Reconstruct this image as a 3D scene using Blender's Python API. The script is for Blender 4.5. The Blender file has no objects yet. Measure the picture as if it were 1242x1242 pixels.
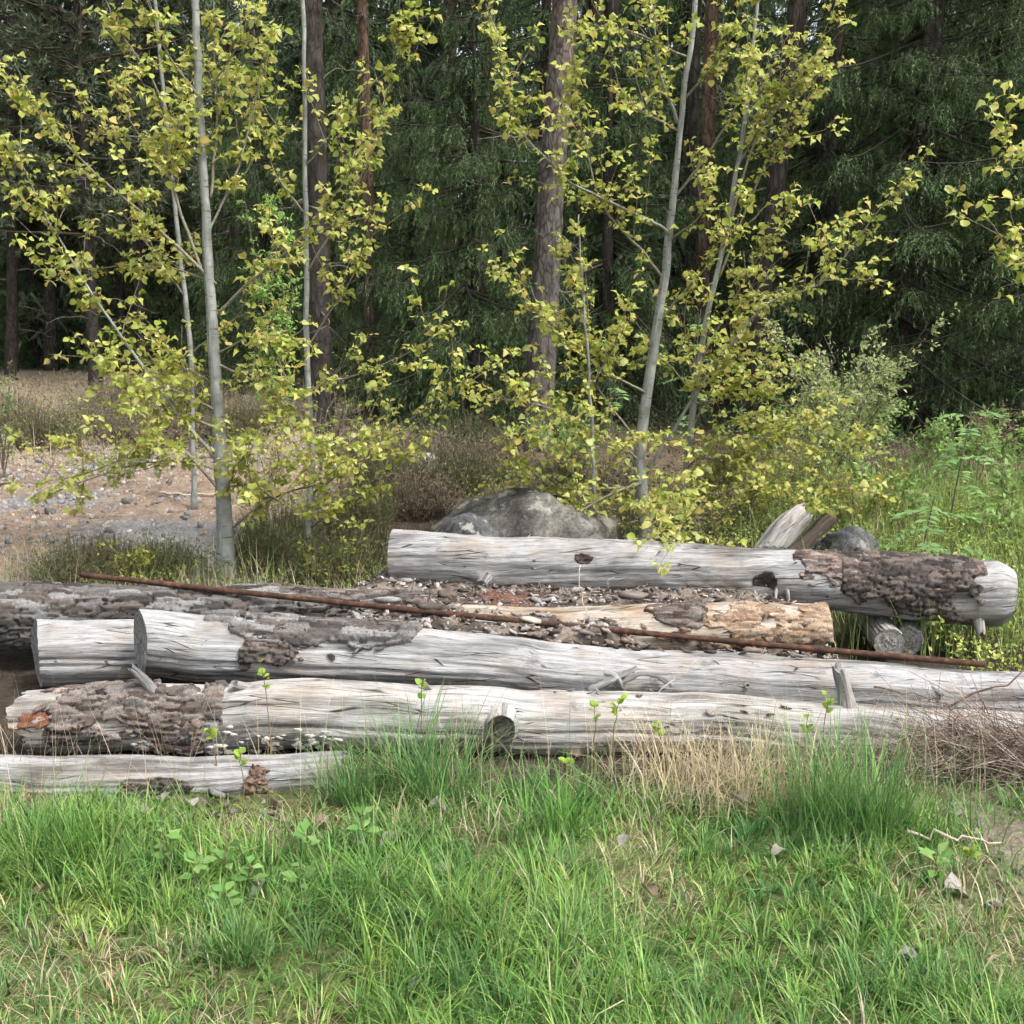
import bpy, math
import numpy as np
from mathutils import Matrix, Vector

# ------------------------------------------------------------------ camera, world, sun, exposure
SC = bpy.context.scene
COL = SC.collection
CAM_H, FPX, PITCH = 1.6, 1332.0, math.radians(9.4)      # focal length in px of the 1242 px photograph
cd = bpy.data.cameras.new('camera')
cam = bpy.data.objects.new('camera', cd); COL.objects.link(cam)
cam.location = (0, 0, CAM_H)
cam.rotation_euler = (math.radians(90) - PITCH, 0, 0)
cd.sensor_fit = 'HORIZONTAL'
cd.angle = 2 * math.atan(621 / FPX)
cd.clip_start, cd.clip_end = 0.05, 600
SC.camera = cam

SUN_EL, SUN_AZ = math.radians(57), math.radians(125)     # azimuth clockwise from +Y (view direction)
w = bpy.data.worlds.new('World'); SC.world = w; w.use_nodes = True
nt = w.node_tree; bg = nt.nodes['Background']
sky = nt.nodes.new('ShaderNodeTexSky'); sky.sky_type = 'NISHITA'; sky.sun_disc = False
sky.sun_elevation, sky.sun_rotation = SUN_EL, SUN_AZ
sky.dust_density, sky.air_density, sky.ozone_density = 4.0, 1.0, 1.0
hs = nt.nodes.new('ShaderNodeHueSaturation'); hs.inputs['Saturation'].default_value = 0.35   # thin white cloud
nt.links.new(sky.outputs[0], hs.inputs['Color']); nt.links.new(hs.outputs[0], bg.inputs[0])
bg.inputs[1].default_value = 0.15
ld = bpy.data.lights.new('sun', 'SUN'); ld.energy = 2.0; ld.angle = math.radians(12); ld.color = (1, .98, .95)
sun = bpy.data.objects.new('sun', ld); COL.objects.link(sun)
sdir = Vector((math.sin(SUN_AZ) * math.cos(SUN_EL), math.cos(SUN_AZ) * math.cos(SUN_EL), math.sin(SUN_EL)))
sun.rotation_euler = sdir.to_track_quat('Z', 'Y').to_euler(); sun.location = (0, 0, 30)
VS = SC.view_settings
VS.view_transform = 'Standard'; VS.look = 'None'; VS.gamma = 1; VS.use_curve_mapping = False; VS.exposure = 1.2
SC.render.engine = 'CYCLES'
SC.cycles.max_bounces = 4; SC.cycles.diffuse_bounces = 3; SC.cycles.glossy_bounces = 1
SC.cycles.transmission_bounces = 2; SC.cycles.transparent_max_bounces = 4
SC.cycles.use_denoising = True; SC.cycles.debug_use_spatial_splits = True
SC.cycles.use_adaptive_sampling = True; SC.cycles.adaptive_threshold = .06; SC.cycles.adaptive_min_samples = 16
SC.cycles.caustics_reflective = False; SC.cycles.caustics_refractive = False

# ------------------------------------------------------------------ maths helpers
A = np.array
PI = math.pi
def lerp(a, b, t): return a + (b - a) * t
def sstep(a, b, x):
    t = np.clip((x - a) / (b - a), 0, 1); return t * t * (3 - 2 * t)
def norm(v): return v / np.maximum(np.linalg.norm(v, axis=-1, keepdims=True), 1e-9)
def _hash(ix, iy, iz):
    h = (ix.astype(np.int64) * 374761393 + iy.astype(np.int64) * 668265263 + iz.astype(np.int64) * 2147483647) & 0xffffffff
    h = ((h ^ (h >> 13)) * 1274126177) & 0xffffffff
    h = ((h ^ (h >> 16)) * 2246822519) & 0xffffffff
    return ((h ^ (h >> 15)) & 0xffffff) / float(0xffffff)
def vn(x, y, z=0.0):
    x, y, z = np.broadcast_arrays(np.asarray(x, float), np.asarray(y, float), np.asarray(z, float))
    ix, iy, iz = np.floor(x), np.floor(y), np.floor(z)
    fx, fy, fz = x - ix, y - iy, z - iz
    fx, fy, fz = [f * f * (3 - 2 * f) for f in (fx, fy, fz)]
    r = 0
    for dx in (0, 1):
        for dy in (0, 1):
            for dz in (0, 1):
                r = r + _hash(ix + dx, iy + dy, iz + dz) * (fx if dx else 1 - fx) * (fy if dy else 1 - fy) * (fz if dz else 1 - fz)
    return r
def fbm(x, y, z=0.0, o=4):
    r, a, s = 0, .5, 0
    for k in range(o):
        r = r + a * vn(np.asarray(x) * 2 ** k + 17.3 * k, np.asarray(y) * 2 ** k + 5.1 * k, np.asarray(z) * 2 ** k + 9.7 * k)
        s += a; a *= .5
    return r / s
def worley(x, y, seed=0):
    ix, iy = np.floor(x), np.floor(y)
    d1 = np.full(np.shape(x), 9.); d2 = np.full(np.shape(x), 9.); cid = np.zeros(np.shape(x))
    for dx in (-1, 0, 1):
        for dy in (-1, 0, 1):
            cx, cy = ix + dx, iy + dy
            px = cx + _hash(cx, cy, np.full_like(cx, seed)); py = cy + _hash(cx, cy, np.full_like(cx, seed + 7))
            d = np.hypot(px - x, py - y)
            near = d < d1
            d2 = np.where(near, d1, np.minimum(d2, d)); cid = np.where(near, _hash(cx, cy, np.full_like(cx, seed + 13)), cid); d1 = np.where(near, d, d1)
    return d1, d2, cid

def at(px, py, y):
    """the point of the view through photo pixel (px, py) that lies at world depth y"""
    u, v = (np.asarray(px, float) - 621) / FPX, (621 - np.asarray(py, float)) / FPX
    cy, sy = math.cos(PITCH), math.sin(PITCH)
    dy = cy + v * sy; dz = -sy + v * cy
    t = y / dy
    return np.stack(np.broadcast_arrays(u * t, y + 0 * t, CAM_H + dz * t), -1)
def project(P):
    P = np.asarray(P, float); cy, sy = math.cos(PITCH), math.sin(PITCH)
    q = P - A([0, 0, CAM_H]); f = q[..., 1] * cy - q[..., 2] * sy; up = q[..., 1] * sy + q[..., 2] * cy
    return 621 + FPX * q[..., 0] / f, 621 - FPX * up / f, f
def gz(x, y):
    x = np.asarray(x, float); y = np.asarray(y, float)
    b = .06 * .5 * np.log1p(np.exp(np.clip((y - 4.3) / .5, -30, 30)))
    far = np.clip(y - 30, 0, 400); b = b - .045 * far
    b = b + .10 * (fbm(x * .5 + 3, y * .5, 0, 3) - .5) * sstep(5, 8, y)
    b = b + .035 * (fbm(x * 2.1, y * 2.1, 4, 3) - .5)
    b = b + .16 * np.exp(-((x + 2.7) / 1.2) ** 2 - ((y - 9.3) / .9) ** 2)
    return b
def on_ground(px, py):
    y = np.linspace(1.2, 60, 4000)
    p = at(px, py, y); d = p[:, 2] - gz(p[:, 0], p[:, 1])
    i = int(np.argmax(d < 0)) if (d < 0).any() else len(y) - 1
    q = p[i]; return A([q[0], q[1], float(gz(q[0], q[1]))])

# ------------------------------------------------------------------ mesh helpers
def make_mesh(name, V, faces, col=None, uv=None, smooth=False):
    me = bpy.data.meshes.new(name)
    V = np.asarray(V, np.float32)
    faces = [np.asarray(f, np.int32) for f in (faces if isinstance(faces, list) else [faces]) if len(f)]
    li = np.concatenate([f.ravel() for f in faces])
    sizes = np.concatenate([np.full(len(f), f.shape[1], np.int32) for f in faces])
    me.vertices.add(len(V)); me.vertices.foreach_set('co', V.ravel())
    me.loops.add(len(li)); me.loops.foreach_set('vertex_index', li)
    me.polygons.add(len(sizes))
    me.polygons.foreach_set('loop_start', np.concatenate([[0], np.cumsum(sizes)[:-1]]).astype(np.int32))
    if smooth: me.polygons.foreach_set('use_smooth', np.ones(len(sizes), bool))
    if col is not None:
        c = np.ones((len(V), 4), np.float32); c[:, :3] = col
        me.color_attributes.new('Col', 'FLOAT_COLOR', 'POINT').data.foreach_set('color', c.ravel())
    if uv is not None:
        me.uv_layers.new(name='UVMap').data.foreach_set('uv', np.asarray(uv, np.float32)[li].ravel())
    me.update(calc_edges=True)
    return me
class Buf:
    """collects vertices, faces, colours, uvs of ONE mesh"""
    def __init__(s): s.V, s.F, s.C, s.U, s.n = [], [], [], [], 0
    def add(s, V, F, C=None, U=None):
        V = np.asarray(V, float)
        for f in (F if isinstance(F, list) else [F]):
            if len(f): s.F.append(np.asarray(f) + s.n)
        s.V.append(V); s.n += len(V)
        s.C.append(np.broadcast_to(A([.5, .5, .5]) if C is None else C, (len(V), 3)))
        s.U.append(np.zeros((len(V), 2)) if U is None else U)
        return s
    def mesh(s, name, smooth=False, org=(0, 0, 0)):
        return make_mesh(name, np.concatenate(s.V) - A(org), s.F, np.concatenate(s.C), np.concatenate(s.U), smooth)
def tag(o, label, cat, group=None, kind=None):
    if label: o['label'] = label
    if cat: o['category'] = cat
    if group: o['group'] = group
    if kind: o['kind'] = kind
    return o
def empty(name, loc, label, cat, group=None):
    o = bpy.data.objects.new(name, None); COL.objects.link(o); o.location = tuple(float(c) for c in loc)
    o.empty_display_size = .1
    return tag(o, label, cat, group)
def obj(name, me, mat, parent=None, loc=None):
    o = bpy.data.objects.new(name, me); COL.objects.link(o)
    if mat and not me.materials: me.materials.append(mat)
    if parent: o.parent = parent
    if loc is not None: o.location = tuple(float(c) for c in loc)
    return o
def build(buf, name, mat, parent=None, smooth=False):
    """a part: world-space buffer, stored relative to its thing's base"""
    org = A(parent.location) if parent else A([0, 0, 0])
    return obj(name, buf.mesh(name, smooth, org), mat, parent)
def spline(P, n):
    P = np.asarray(P, float); m = len(P)
    if m == 2: return lerp(P[0], P[1], np.linspace(0, 1, n)[:, None])
    Q = np.vstack([2 * P[0] - P[1], P, 2 * P[-1] - P[-2]])
    t = np.linspace(0, m - 1 - 1e-6, n); i = t.astype(int); f = (t - i)[:, None]
    a, b, c, d = Q[i], Q[i + 1], Q[i + 2], Q[i + 3]
    return .5 * (2 * b + (c - a) * f + (2 * a - 5 * b + 4 * c - d) * f ** 2 + (3 * b - a - 3 * c + d) * f ** 3)
def frames(P):
    T = norm(np.gradient(P, axis=0))
    ref = A([0, 0, 1.]) if abs(T[:, 2]).mean() < .8 else A([0, -1., 0])
    N = norm(ref - (T @ ref)[:, None] * T); B = np.cross(T, N)
    return T, N, B
def tube(P, R, sides=8, cap=True):
    P = np.asarray(P, float); n = len(P); R = np.broadcast_to(R, (n,))
    T, N, B = frames(P)
    a = np.linspace(0, 2 * np.pi, sides, endpoint=False)
    V = P[:, None] + R[:, None, None] * (np.cos(a)[None, :, None] * N[:, None] + np.sin(a)[None, :, None] * B[:, None])
    L = np.concatenate([[0], np.cumsum(np.linalg.norm(np.diff(P, axis=0), axis=1))])
    U = np.stack(np.broadcast_arrays(L[:, None], a[None] * R.mean()), -1).reshape(-1, 2)
    i = np.arange(n - 1)[:, None] * sides; j = np.arange(sides)[None]; k = (j + 1) % sides
    F = [np.stack([i + j, i + k, i + sides + k, i + sides + j], -1).reshape(-1, 4)]
    V = V.reshape(-1, 3)
    if cap:
        V = np.vstack([V, P[0], P[-1]]); U = np.vstack([U, [0, 0], [L[-1], 0]])
        j = np.arange(sides); k = (j + 1) % sides; b = (n - 1) * sides
        F.append(np.vstack([np.stack([k, j, np.full(sides, n * sides)], 1), np.stack([b + j, b + k, np.full(sides, n * sides + 1)], 1)]))
    return V, F, U
def twigs(P0, P1, r0, r1):
    """many straight three-sided twigs"""
    P0, P1 = np.asarray(P0, float), np.asarray(P1, float); n = len(P0)
    D = norm(P1 - P0); S = norm(np.cross(D, A([.31, .17, .94]))); B = np.cross(D, S)
    r0 = np.broadcast_to(r0, (n,)); r1 = np.broadcast_to(r1, (n,))
    V = np.empty((n, 6, 3))
    for k in range(3):
        o = math.cos(k * 2.094) * S + math.sin(k * 2.094) * B
        V[:, k] = P0 + o * r0[:, None]; V[:, 3 + k] = P1 + o * r1[:, None]
    b = np.arange(n)[:, None] * 6
    F = np.concatenate([b + A([[0, 1, 4, 3]]), b + A([[1, 2, 5, 4]]), b + A([[2, 0, 3, 5]])])
    return V.reshape(-1, 3), F
def needles(P, D, L, W, rng):
    n = len(P); S = norm(np.cross(D, rng.normal(size=(n, 3))))
    L = np.broadcast_to(L, (n,))[:, None]; W = np.broadcast_to(W, (n,))[:, None]
    V = np.stack([P - S * W * .5, P + S * W * .5, P + D * L], 1).reshape(-1, 3)
    return V, np.arange(3 * n).reshape(-1, 3)
def blades(P, L, Wd, head, lean, bend, seg=3):
    """tapering curved grass blades; head: compass of the lean"""
    n = len(P); H = np.stack([np.cos(head), np.sin(head), 0 * head], 1); S = np.stack([-np.sin(head), np.cos(head), 0 * head], 1)
    V = np.empty((n, 2 * seg + 1, 3)); t_all = np.linspace(0, 1, seg + 1)
    pos = P.astype(float).copy(); ang = lean.copy()
    for s in range(seg + 1):
        wv = (Wd * (1 - t_all[s] ** 1.6) * .5)[:, None]
        if s < seg:
            V[:, 2 * s] = pos - S * wv; V[:, 2 * s + 1] = pos + S * wv
            st = (L / seg)[:, None]
            pos = pos + st * (np.sin(ang)[:, None] * H + np.cos(ang)[:, None] * A([0, 0, 1.]))
            ang = ang + bend / seg
        else: V[:, 2 * s] = pos
    b = np.arange(n)[:, None] * (2 * seg + 1)
    Q = np.concatenate([b + A([[2 * s, 2 * s + 1, 2 * s + 3, 2 * s + 2]]) for s in range(seg - 1)]) if seg > 1 else np.zeros((0, 4), int)
    T = b + A([[2 * seg - 2, 2 * seg - 1, 2 * seg]])
    return V.reshape(-1, 3), [Q, T]
def stamp(TV, TF, P, X, Nn, S):
    """copies of a leaf template: X its direction, Nn roughly its normal, S its size"""
    X = norm(X); Z = norm(Nn - (Nn * X).sum(1, keepdims=True) * X); Y = np.cross(Z, X)
    S = np.broadcast_to(S, (len(P),))[:, None, None]
    V = P[:, None] + S * (TV[None, :, :1] * X[:, None] + TV[None, :, 1:2] * Y[:, None] + TV[None, :, 2:] * Z[:, None])
    F = [(np.arange(len(P))[:, None, None] * len(TV) + f[None]).reshape(-1, f.shape[1]) for f in TF]
    return V.reshape(-1, 3), F
def pick(cols, n, rng, jit=.18):
    c = A(cols)[rng.integers(len(cols), size=n)]
    return c * (1 + jit * rng.normal(size=(n, 1))).clip(.5, 1.6)

# ------------------------------------------------------------------ materials
def mat(name):
    m = bpy.data.materials.new(name); m.use_nodes = True; t = m.node_tree
    for n in list(t.nodes): t.nodes.remove(n)
    out = t.nodes.new('ShaderNodeOutputMaterial')
    return m, t, out
def N(t, kind, **kw):
    n = t.nodes.new(kind)
    for k, v in kw.items():
        if k.startswith('i_'):
            key = k[2:]; n.inputs[int(key) if key.isdigit() else key].default_value = v
        else: setattr(n, k, v)
    return n
def ramp(t, fac, stops):
    r = t.nodes.new('ShaderNodeValToRGB'); e = r.color_ramp.elements
    while len(e) < len(stops): e.new(.5)
    for q, (p, c) in zip(e, stops): q.position = p; q.color = (*c, 1) if len(c) == 3 else c
    t.links.new(fac, r.inputs[0]); return r.outputs[0]
def noise(t, vec, scale, detail=5, rough=.55, dist=0.0):
    n = N(t, 'ShaderNodeTexNoise'); n.inputs['Scale'].default_value = scale; n.inputs['Detail'].default_value = detail
    n.inputs['Roughness'].default_value = rough; n.inputs['Distortion'].default_value = dist
    if vec: t.links.new(vec, n.inputs['Vector'])
    return n.outputs[0]
def mixc(t, fac, a, b, mode='MIX'):
    m = N(t, 'ShaderNodeMix', data_type='RGBA', blend_type=mode)
    for s, v in ((m.inputs[0], fac), (m.inputs[6], a), (m.inputs[7], b)):
        if hasattr(v, 'is_linked'): t.links.new(v, s)
        elif isinstance(v, (int, float)): s.default_value = v
        else: s.default_value = (*v, 1)
    return m.outputs[2]
def mapping(t, vec, scale):
    m = N(t, 'ShaderNodeMapping'); m.inputs['Scale'].default_value = scale
    t.links.new(vec, m.inputs['Vector']); return m.outputs[0]
def bump(t, h, strength, dist=.01):
    b = N(t, 'ShaderNodeBump'); b.inputs['Strength'].default_value = strength; b.inputs['Distance'].default_value = dist
    t.links.new(h, b.inputs['Height']); return b.outputs[0]
def principled(t, out, col, rough=.8, nrm=None, spec=.3):
    p = N(t, 'ShaderNodeBsdfPrincipled'); p.inputs['Roughness'].default_value = rough
    p.inputs['Specular IOR Level'].default_value = spec
    if hasattr(col, 'is_linked'): t.links.new(col, p.inputs['Base Color'])
    else: p.inputs['Base Color'].default_value = (*col, 1)
    if nrm: t.links.new(nrm, p.inputs['Normal'])
    if out: t.links.new(p.outputs[0], out.inputs[0])
    return p
def uvs(t): return N(t, 'ShaderNodeTexCoord').outputs['UV']
def objc(t): return N(t, 'ShaderNodeTexCoord').outputs['Object']
def geo(t): return N(t, 'ShaderNodeNewGeometry').outputs['Position']
def attr(t): return N(t, 'ShaderNodeAttribute', attribute_name='Col').outputs['Color']

def leafy(name, trans=.35, rough=.5, spec=.25):
    """leaf, blade and needle material: own colour from the mesh, light passes through"""
    m, t, out = mat(name)
    c = attr(t)
    p = principled(t, None, c, rough, None, spec)
    tr = N(t, 'ShaderNodeBsdfTranslucent'); t.links.new(c, tr.inputs[0])
    mx = N(t, 'ShaderNodeMixShader'); mx.inputs[0].default_value = trans
    t.links.new(p.outputs[0], mx.inputs[1]); t.links.new(tr.outputs[0], mx.inputs[2]); t.links.new(mx.outputs[0], out.inputs[0])
    return m
M = {}
M['leaf'] = leafy('aspen_leaf', .50, .45)
M['grass'] = leafy('grass_blade', .35, .5)
M['needle'] = leafy('needles', .15, .6, .15)
M['herb'] = leafy('herb_leaf', .3, .6, .2)
def vcol(name, rough=.9, bscale=60, bs=.4):
    m, t, out = mat(name)
    n = noise(t, objc(t), bscale, 4)
    c = mixc(t, 1.0, attr(t), ramp(t, n, [(.3, (.55, .55, .55)), (.7, (1.3, 1.3, 1.3))]), 'MULTIPLY')
    principled(t, out, c, rough, bump(t, n, bs, .006), .15)
    return m
M['twig'] = vcol('twig_bark', .85, 90, .3)
M['bark'] = vcol('log_bark', .95, 170, .35)
M['chip'] = vcol('bark_chip', .95, 80, .7)
M['stone'] = vcol('stone_grain', .9, 110, .6)

def wood(name, light, dark, warm, warm_amt):
    m, t, out = mat(name); uv = uvs(t)
    wob = N(t, 'ShaderNodeMix', data_type='VECTOR'); wob.inputs[0].default_value = .035
    nw = N(t, 'ShaderNodeTexNoise'); nw.inputs['Scale'].default_value = 3; nw.inputs['Detail'].default_value = 3; t.links.new(uv, nw.inputs['Vector'])
    t.links.new(uv, wob.inputs[4]); t.links.new(nw.outputs['Color'], wob.inputs[5]); wv = wob.outputs[1]
    g1 = noise(t, mapping(t, wv, (5, 80, 1)), 1, 7, .68, .25)            # fibre
    g2 = noise(t, mapping(t, wv, (14, 320, 1)), 1, 4, .65)              # fine fibre
    g3 = noise(t, mapping(t, wv, (1.6, 13, 1)), 1, 5, .6, .5)           # long bands
    big = noise(t, mapping(t, uv, (3.0, 4.5, 1)), 1, 6, .65)
    dirt = noise(t, mapping(t, uv, (7, 13, 1)), 1, 7, .7)
    mid = tuple(lerp(A(dark), A(light), .55))
    c = ramp(t, g1, [(.26, tuple(A(dark) * 1.3)), (.40, tuple(lerp(A(dark), A(light), .68))), (.54, light), (.75, tuple(min(1, v * 1.15) for v in light))])
    c = mixc(t, ramp(t, g3, [(.36, (.85, .85, .85)), (.52, (0, 0, 0))]), c, mid, 'MULTIPLY')
    c = mixc(t, ramp(t, g3, [(.55, (0, 0, 0)), (.72, (.7, .7, .7))]), c, tuple(min(1, v * 1.12) for v in light))
    c = mixc(t, ramp(t, g2, [(.36, (.5, .5, .5)), (.48, (0, 0, 0))]), c, tuple(A(dark) * .9))
    wf = N(t, 'ShaderNodeMath', operation='MULTIPLY'); wf.inputs[1].default_value = warm_amt
    t.links.new(ramp(t, big, [(.46, (0, 0, 0)), (.64, (1, 1, 1))]), wf.inputs[0])
    c = mixc(t, wf.outputs[0], c, warm, 'MULTIPLY')
    c = mixc(t, ramp(t, dirt, [(.56, (0, 0, 0)), (.68, (.75, .75, .75))]), c, tuple(A(dark) * 1.1))
    v = N(t, 'ShaderNodeTexVoronoi', feature='DISTANCE_TO_EDGE'); v.inputs['Scale'].default_value = 1; t.links.new(mapping(t, wv, (3.2, 46, 1)), v.inputs['Vector'])
    ck = ramp(t, v.outputs[0], [(.0, (1, 1, 1)), (.035, (0, 0, 0))]); gate = ramp(t, noise(t, mapping(t, uv, (4, 16, 1)), 1, 3), [(.50, (0, 0, 0)), (.58, (1, 1, 1))])
    cg = N(t, 'ShaderNodeMath', operation='MULTIPLY'); t.links.new(ck, cg.inputs[0]); t.links.new(gate, cg.inputs[1])
    c = mixc(t, cg.outputs[0], c, tuple(A(dark) * .3))
    li = noise(t, mapping(t, uv, (11, 15, 1)), 1, 8, .75); c = mixc(t, ramp(t, li, [(.58, (0, 0, 0)), (.66, (.45, .45, .45))]), c, (.30, .31, .26))
    sp = noise(t, mapping(t, uv, (45, 70, 1)), 1, 3, .6)
    c = mixc(t, ramp(t, sp, [(.66, (0, 0, 0)), (.72, (.8, .8, .8))]), c, (.10, .09, .08))
    a1 = N(t, 'ShaderNodeMath', operation='ADD'); t.links.new(g1, a1.inputs[0]); t.links.new(g2, a1.inputs[1])
    a2 = N(t, 'ShaderNodeMath', operation='MULTIPLY_ADD'); a2.inputs[1].default_value = -2.0; t.links.new(cg.outputs[0], a2.inputs[0]); t.links.new(a1.outputs[0], a2.inputs[2])
    principled(t, out, c, .85, bump(t, a2.outputs[0], .8, .008), .15)
    return m
M['wood'] = wood('silver_wood', (.385, .38, .375), (.12, .115, .112), (.80, .68, .56), .75)
M['wood_tan'] = wood('pale_tan_wood', (.44, .39, .325), (.15, .12, .095), (.80, .60, .44), .9)
M['wood_white'] = wood('bleached_wood', (.43, .418, .40), (.13, .122, .115), (.82, .70, .58), .75)
M['wood_dark'] = wood('dark_wood', (.10, .09, .08), (.03, .026, .023), (.8, .7, .6), .6)  # much darker variant of the log wood
def cut_mat():
    m, t, out = mat('cut_end_wood'); uv = uvs(t)
    r = noise(t, mapping(t, uv, (110, 2.5, 1)), 1, 4, .6, .3)
    s = noise(t, mapping(t, uv, (6, 22, 1)), 1, 5, .6)
    c = ramp(t, r, [(.32, (.09, .085, .08)), (.5, (.24, .23, .215)), (.7, (.36, .345, .325))])
    c = mixc(t, ramp(t, s, [(.40, (.8, .8, .8)), (.52, (0, 0, 0))]), c, (.10, .095, .085))
    principled(t, out, c, .95, bump(t, r, .7, .006), .1)
    return m
M['cut'] = cut_mat()
M['plank'] = wood('brown_plank_wood', (.085, .066, .05), (.03, .023, .018), (.8, .7, .6), .6)
def aspen_mat():
    m, t, out = mat('aspen_bark'); uv = uvs(t)
    n = noise(t, mapping(t, uv, (7, 14, 1)), 1, 5, .6)
    l = noise(t, mapping(t, uv, (60, 9, 1)), 1, 3, .5)
    c = ramp(t, n, [(.3, (.12, .127, .11)), (.5, (.22, .228, .21)), (.72, (.34, .345, .325))])
    c = mixc(t, ramp(t, l, [(.60, (0, 0, 0)), (.68, (.9, .9, .9))]), c, (.06, .055, .045))
    k2 = noise(t, mapping(t, uv, (9, 5, 1)), 1, 4, .6); c = mixc(t, ramp(t, k2, [(.54, (0, 0, 0)), (.66, (.75, .75, .75))]), c, (.10, .10, .085))
    principled(t, out, c, .7, bump(t, l, .25, .004), .25)
    return m
M['aspen'] = aspen_mat()
def pine_mat(name, low, high, z0, z1):
    m, t, out = mat(name); p = objc(t)
    v = N(t, 'ShaderNodeTexVoronoi', feature='DISTANCE_TO_EDGE'); v.inputs['Scale'].default_value = 1
    d = mapping(t, p, (16, 16, 5)); t.links.new(d, v.inputs['Vector'])
    n = noise(t, mapping(t, p, (18, 18, 6)), 1, 6, .65)
    sx = N(t, 'ShaderNodeSeparateXYZ'); t.links.new(p, sx.inputs[0])
    mr = N(t, 'ShaderNodeMapRange'); mr.inputs[1].default_value = z0; mr.inputs[2].default_value = z1
    ad = N(t, 'ShaderNodeMath', operation='MULTIPLY_ADD'); ad.inputs[1].default_value = 2.0; t.links.new(n, ad.inputs[0]); t.links.new(sx.outputs[2], ad.inputs[2])
    t.links.new(ad.outputs[0], mr.inputs[0])
    c = mixc(t, mr.outputs[0], low, high)
    c = mixc(t, 1.0, c, ramp(t, n, [(.32, (.35, .33, .32)), (.55, (1, 1, 1)), (.75, (1.5, 1.45, 1.4))]), 'MULTIPLY')
    c = mixc(t, ramp(t, v.outputs[0], [(.0, (.8, .8, .8)), (.10, (0, 0, 0))]), c, (.025, .018, .014))
    principled(t, out, c, .95, bump(t, n, .8, .03), .1)
    return m
M['pine'] = pine_mat('pine_bark', (.115, .103, .094), (.18, .135, .108), 3.6, 6.5)
M['pine_dark'] = pine_mat('pine_bark_dark', (.062, .056, .050), (.10, .08, .066), 4.0, 8.0)
M['pine_red'] = pine_mat('pine_bark_red', (.085, .072, .06), (.155, .105, .075), 1.5, 4.5)
def rust_mat():
    m, t, out = mat('rusty_iron'); p = objc(t)
    n = noise(t, p, 30, 6, .7); n2 = noise(t, p, 140, 3, .6)
    c = ramp(t, n, [(.3, (.022, .014, .011)), (.5, (.060, .030, .019)), (.64, (.12, .058, .034)), (.8, (.24, .14, .095))])
    principled(t, out, c, .85, bump(t, n2, .8, .004), .25)
    return m
M['rust'] = rust_mat()
def rock_mat(name, c0, c1, c2, lichen):
    m, t, out = mat(name); p = objc(t)
    n = noise(t, p, 3.5, 6, .65); f = noise(t, p, 45, 4, .7); l = noise(t, p, 9, 5, .65)
    c = ramp(t, n, [(.38, c0), (.56, c1), (.74, c2)])
    c = mixc(t, 1.0, c, ramp(t, f, [(.3, (.45, .45, .45)), (.7, (1.5, 1.5, 1.5))]), 'MULTIPLY')
    c = mixc(t, ramp(t, l, [(.56, (0, 0, 0)), (.62, (.8, .8, .8))]), c, lichen)
    principled(t, out, c, .92, bump(t, f, .6, .012), .2)
    return m
M['rock'] = rock_mat('lichened_granite', (.035, .033, .031), (.12, .112, .10), (.25, .235, .21), (.23, .22, .18))
M['rock_pale'] = rock_mat('pale_granite', (.20, .19, .18), (.32, .31, .29), (.42, .40, .38), (.40, .38, .33))
M['rock_dark'] = rock_mat('dark_gneiss', (.035, .036, .038), (.10, .10, .10), (.21, .205, .20), (.27, .26, .24))
def ground_mat():
    m, t, out = mat('forest_soil'); p = geo(t)
    a = attr(t)
    n = noise(t, p, 9, 7, .65); f = noise(t, p, 60, 5, .7)
    c = mixc(t, 1.0, a, ramp(t, n, [(.3, (.55, .52, .5)), (.5, (1, 1, 1)), (.72, (1.4, 1.4, 1.4))]), 'MULTIPLY')
    c = mixc(t, 1.0, c, ramp(t, f, [(.3, (.5, .5, .5)), (.7, (1.45, 1.45, 1.45))]), 'MULTIPLY')
    principled(t, out, c, .95, bump(t, f, .8, .02), .1)
    return m
M['ground'] = ground_mat()

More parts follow.
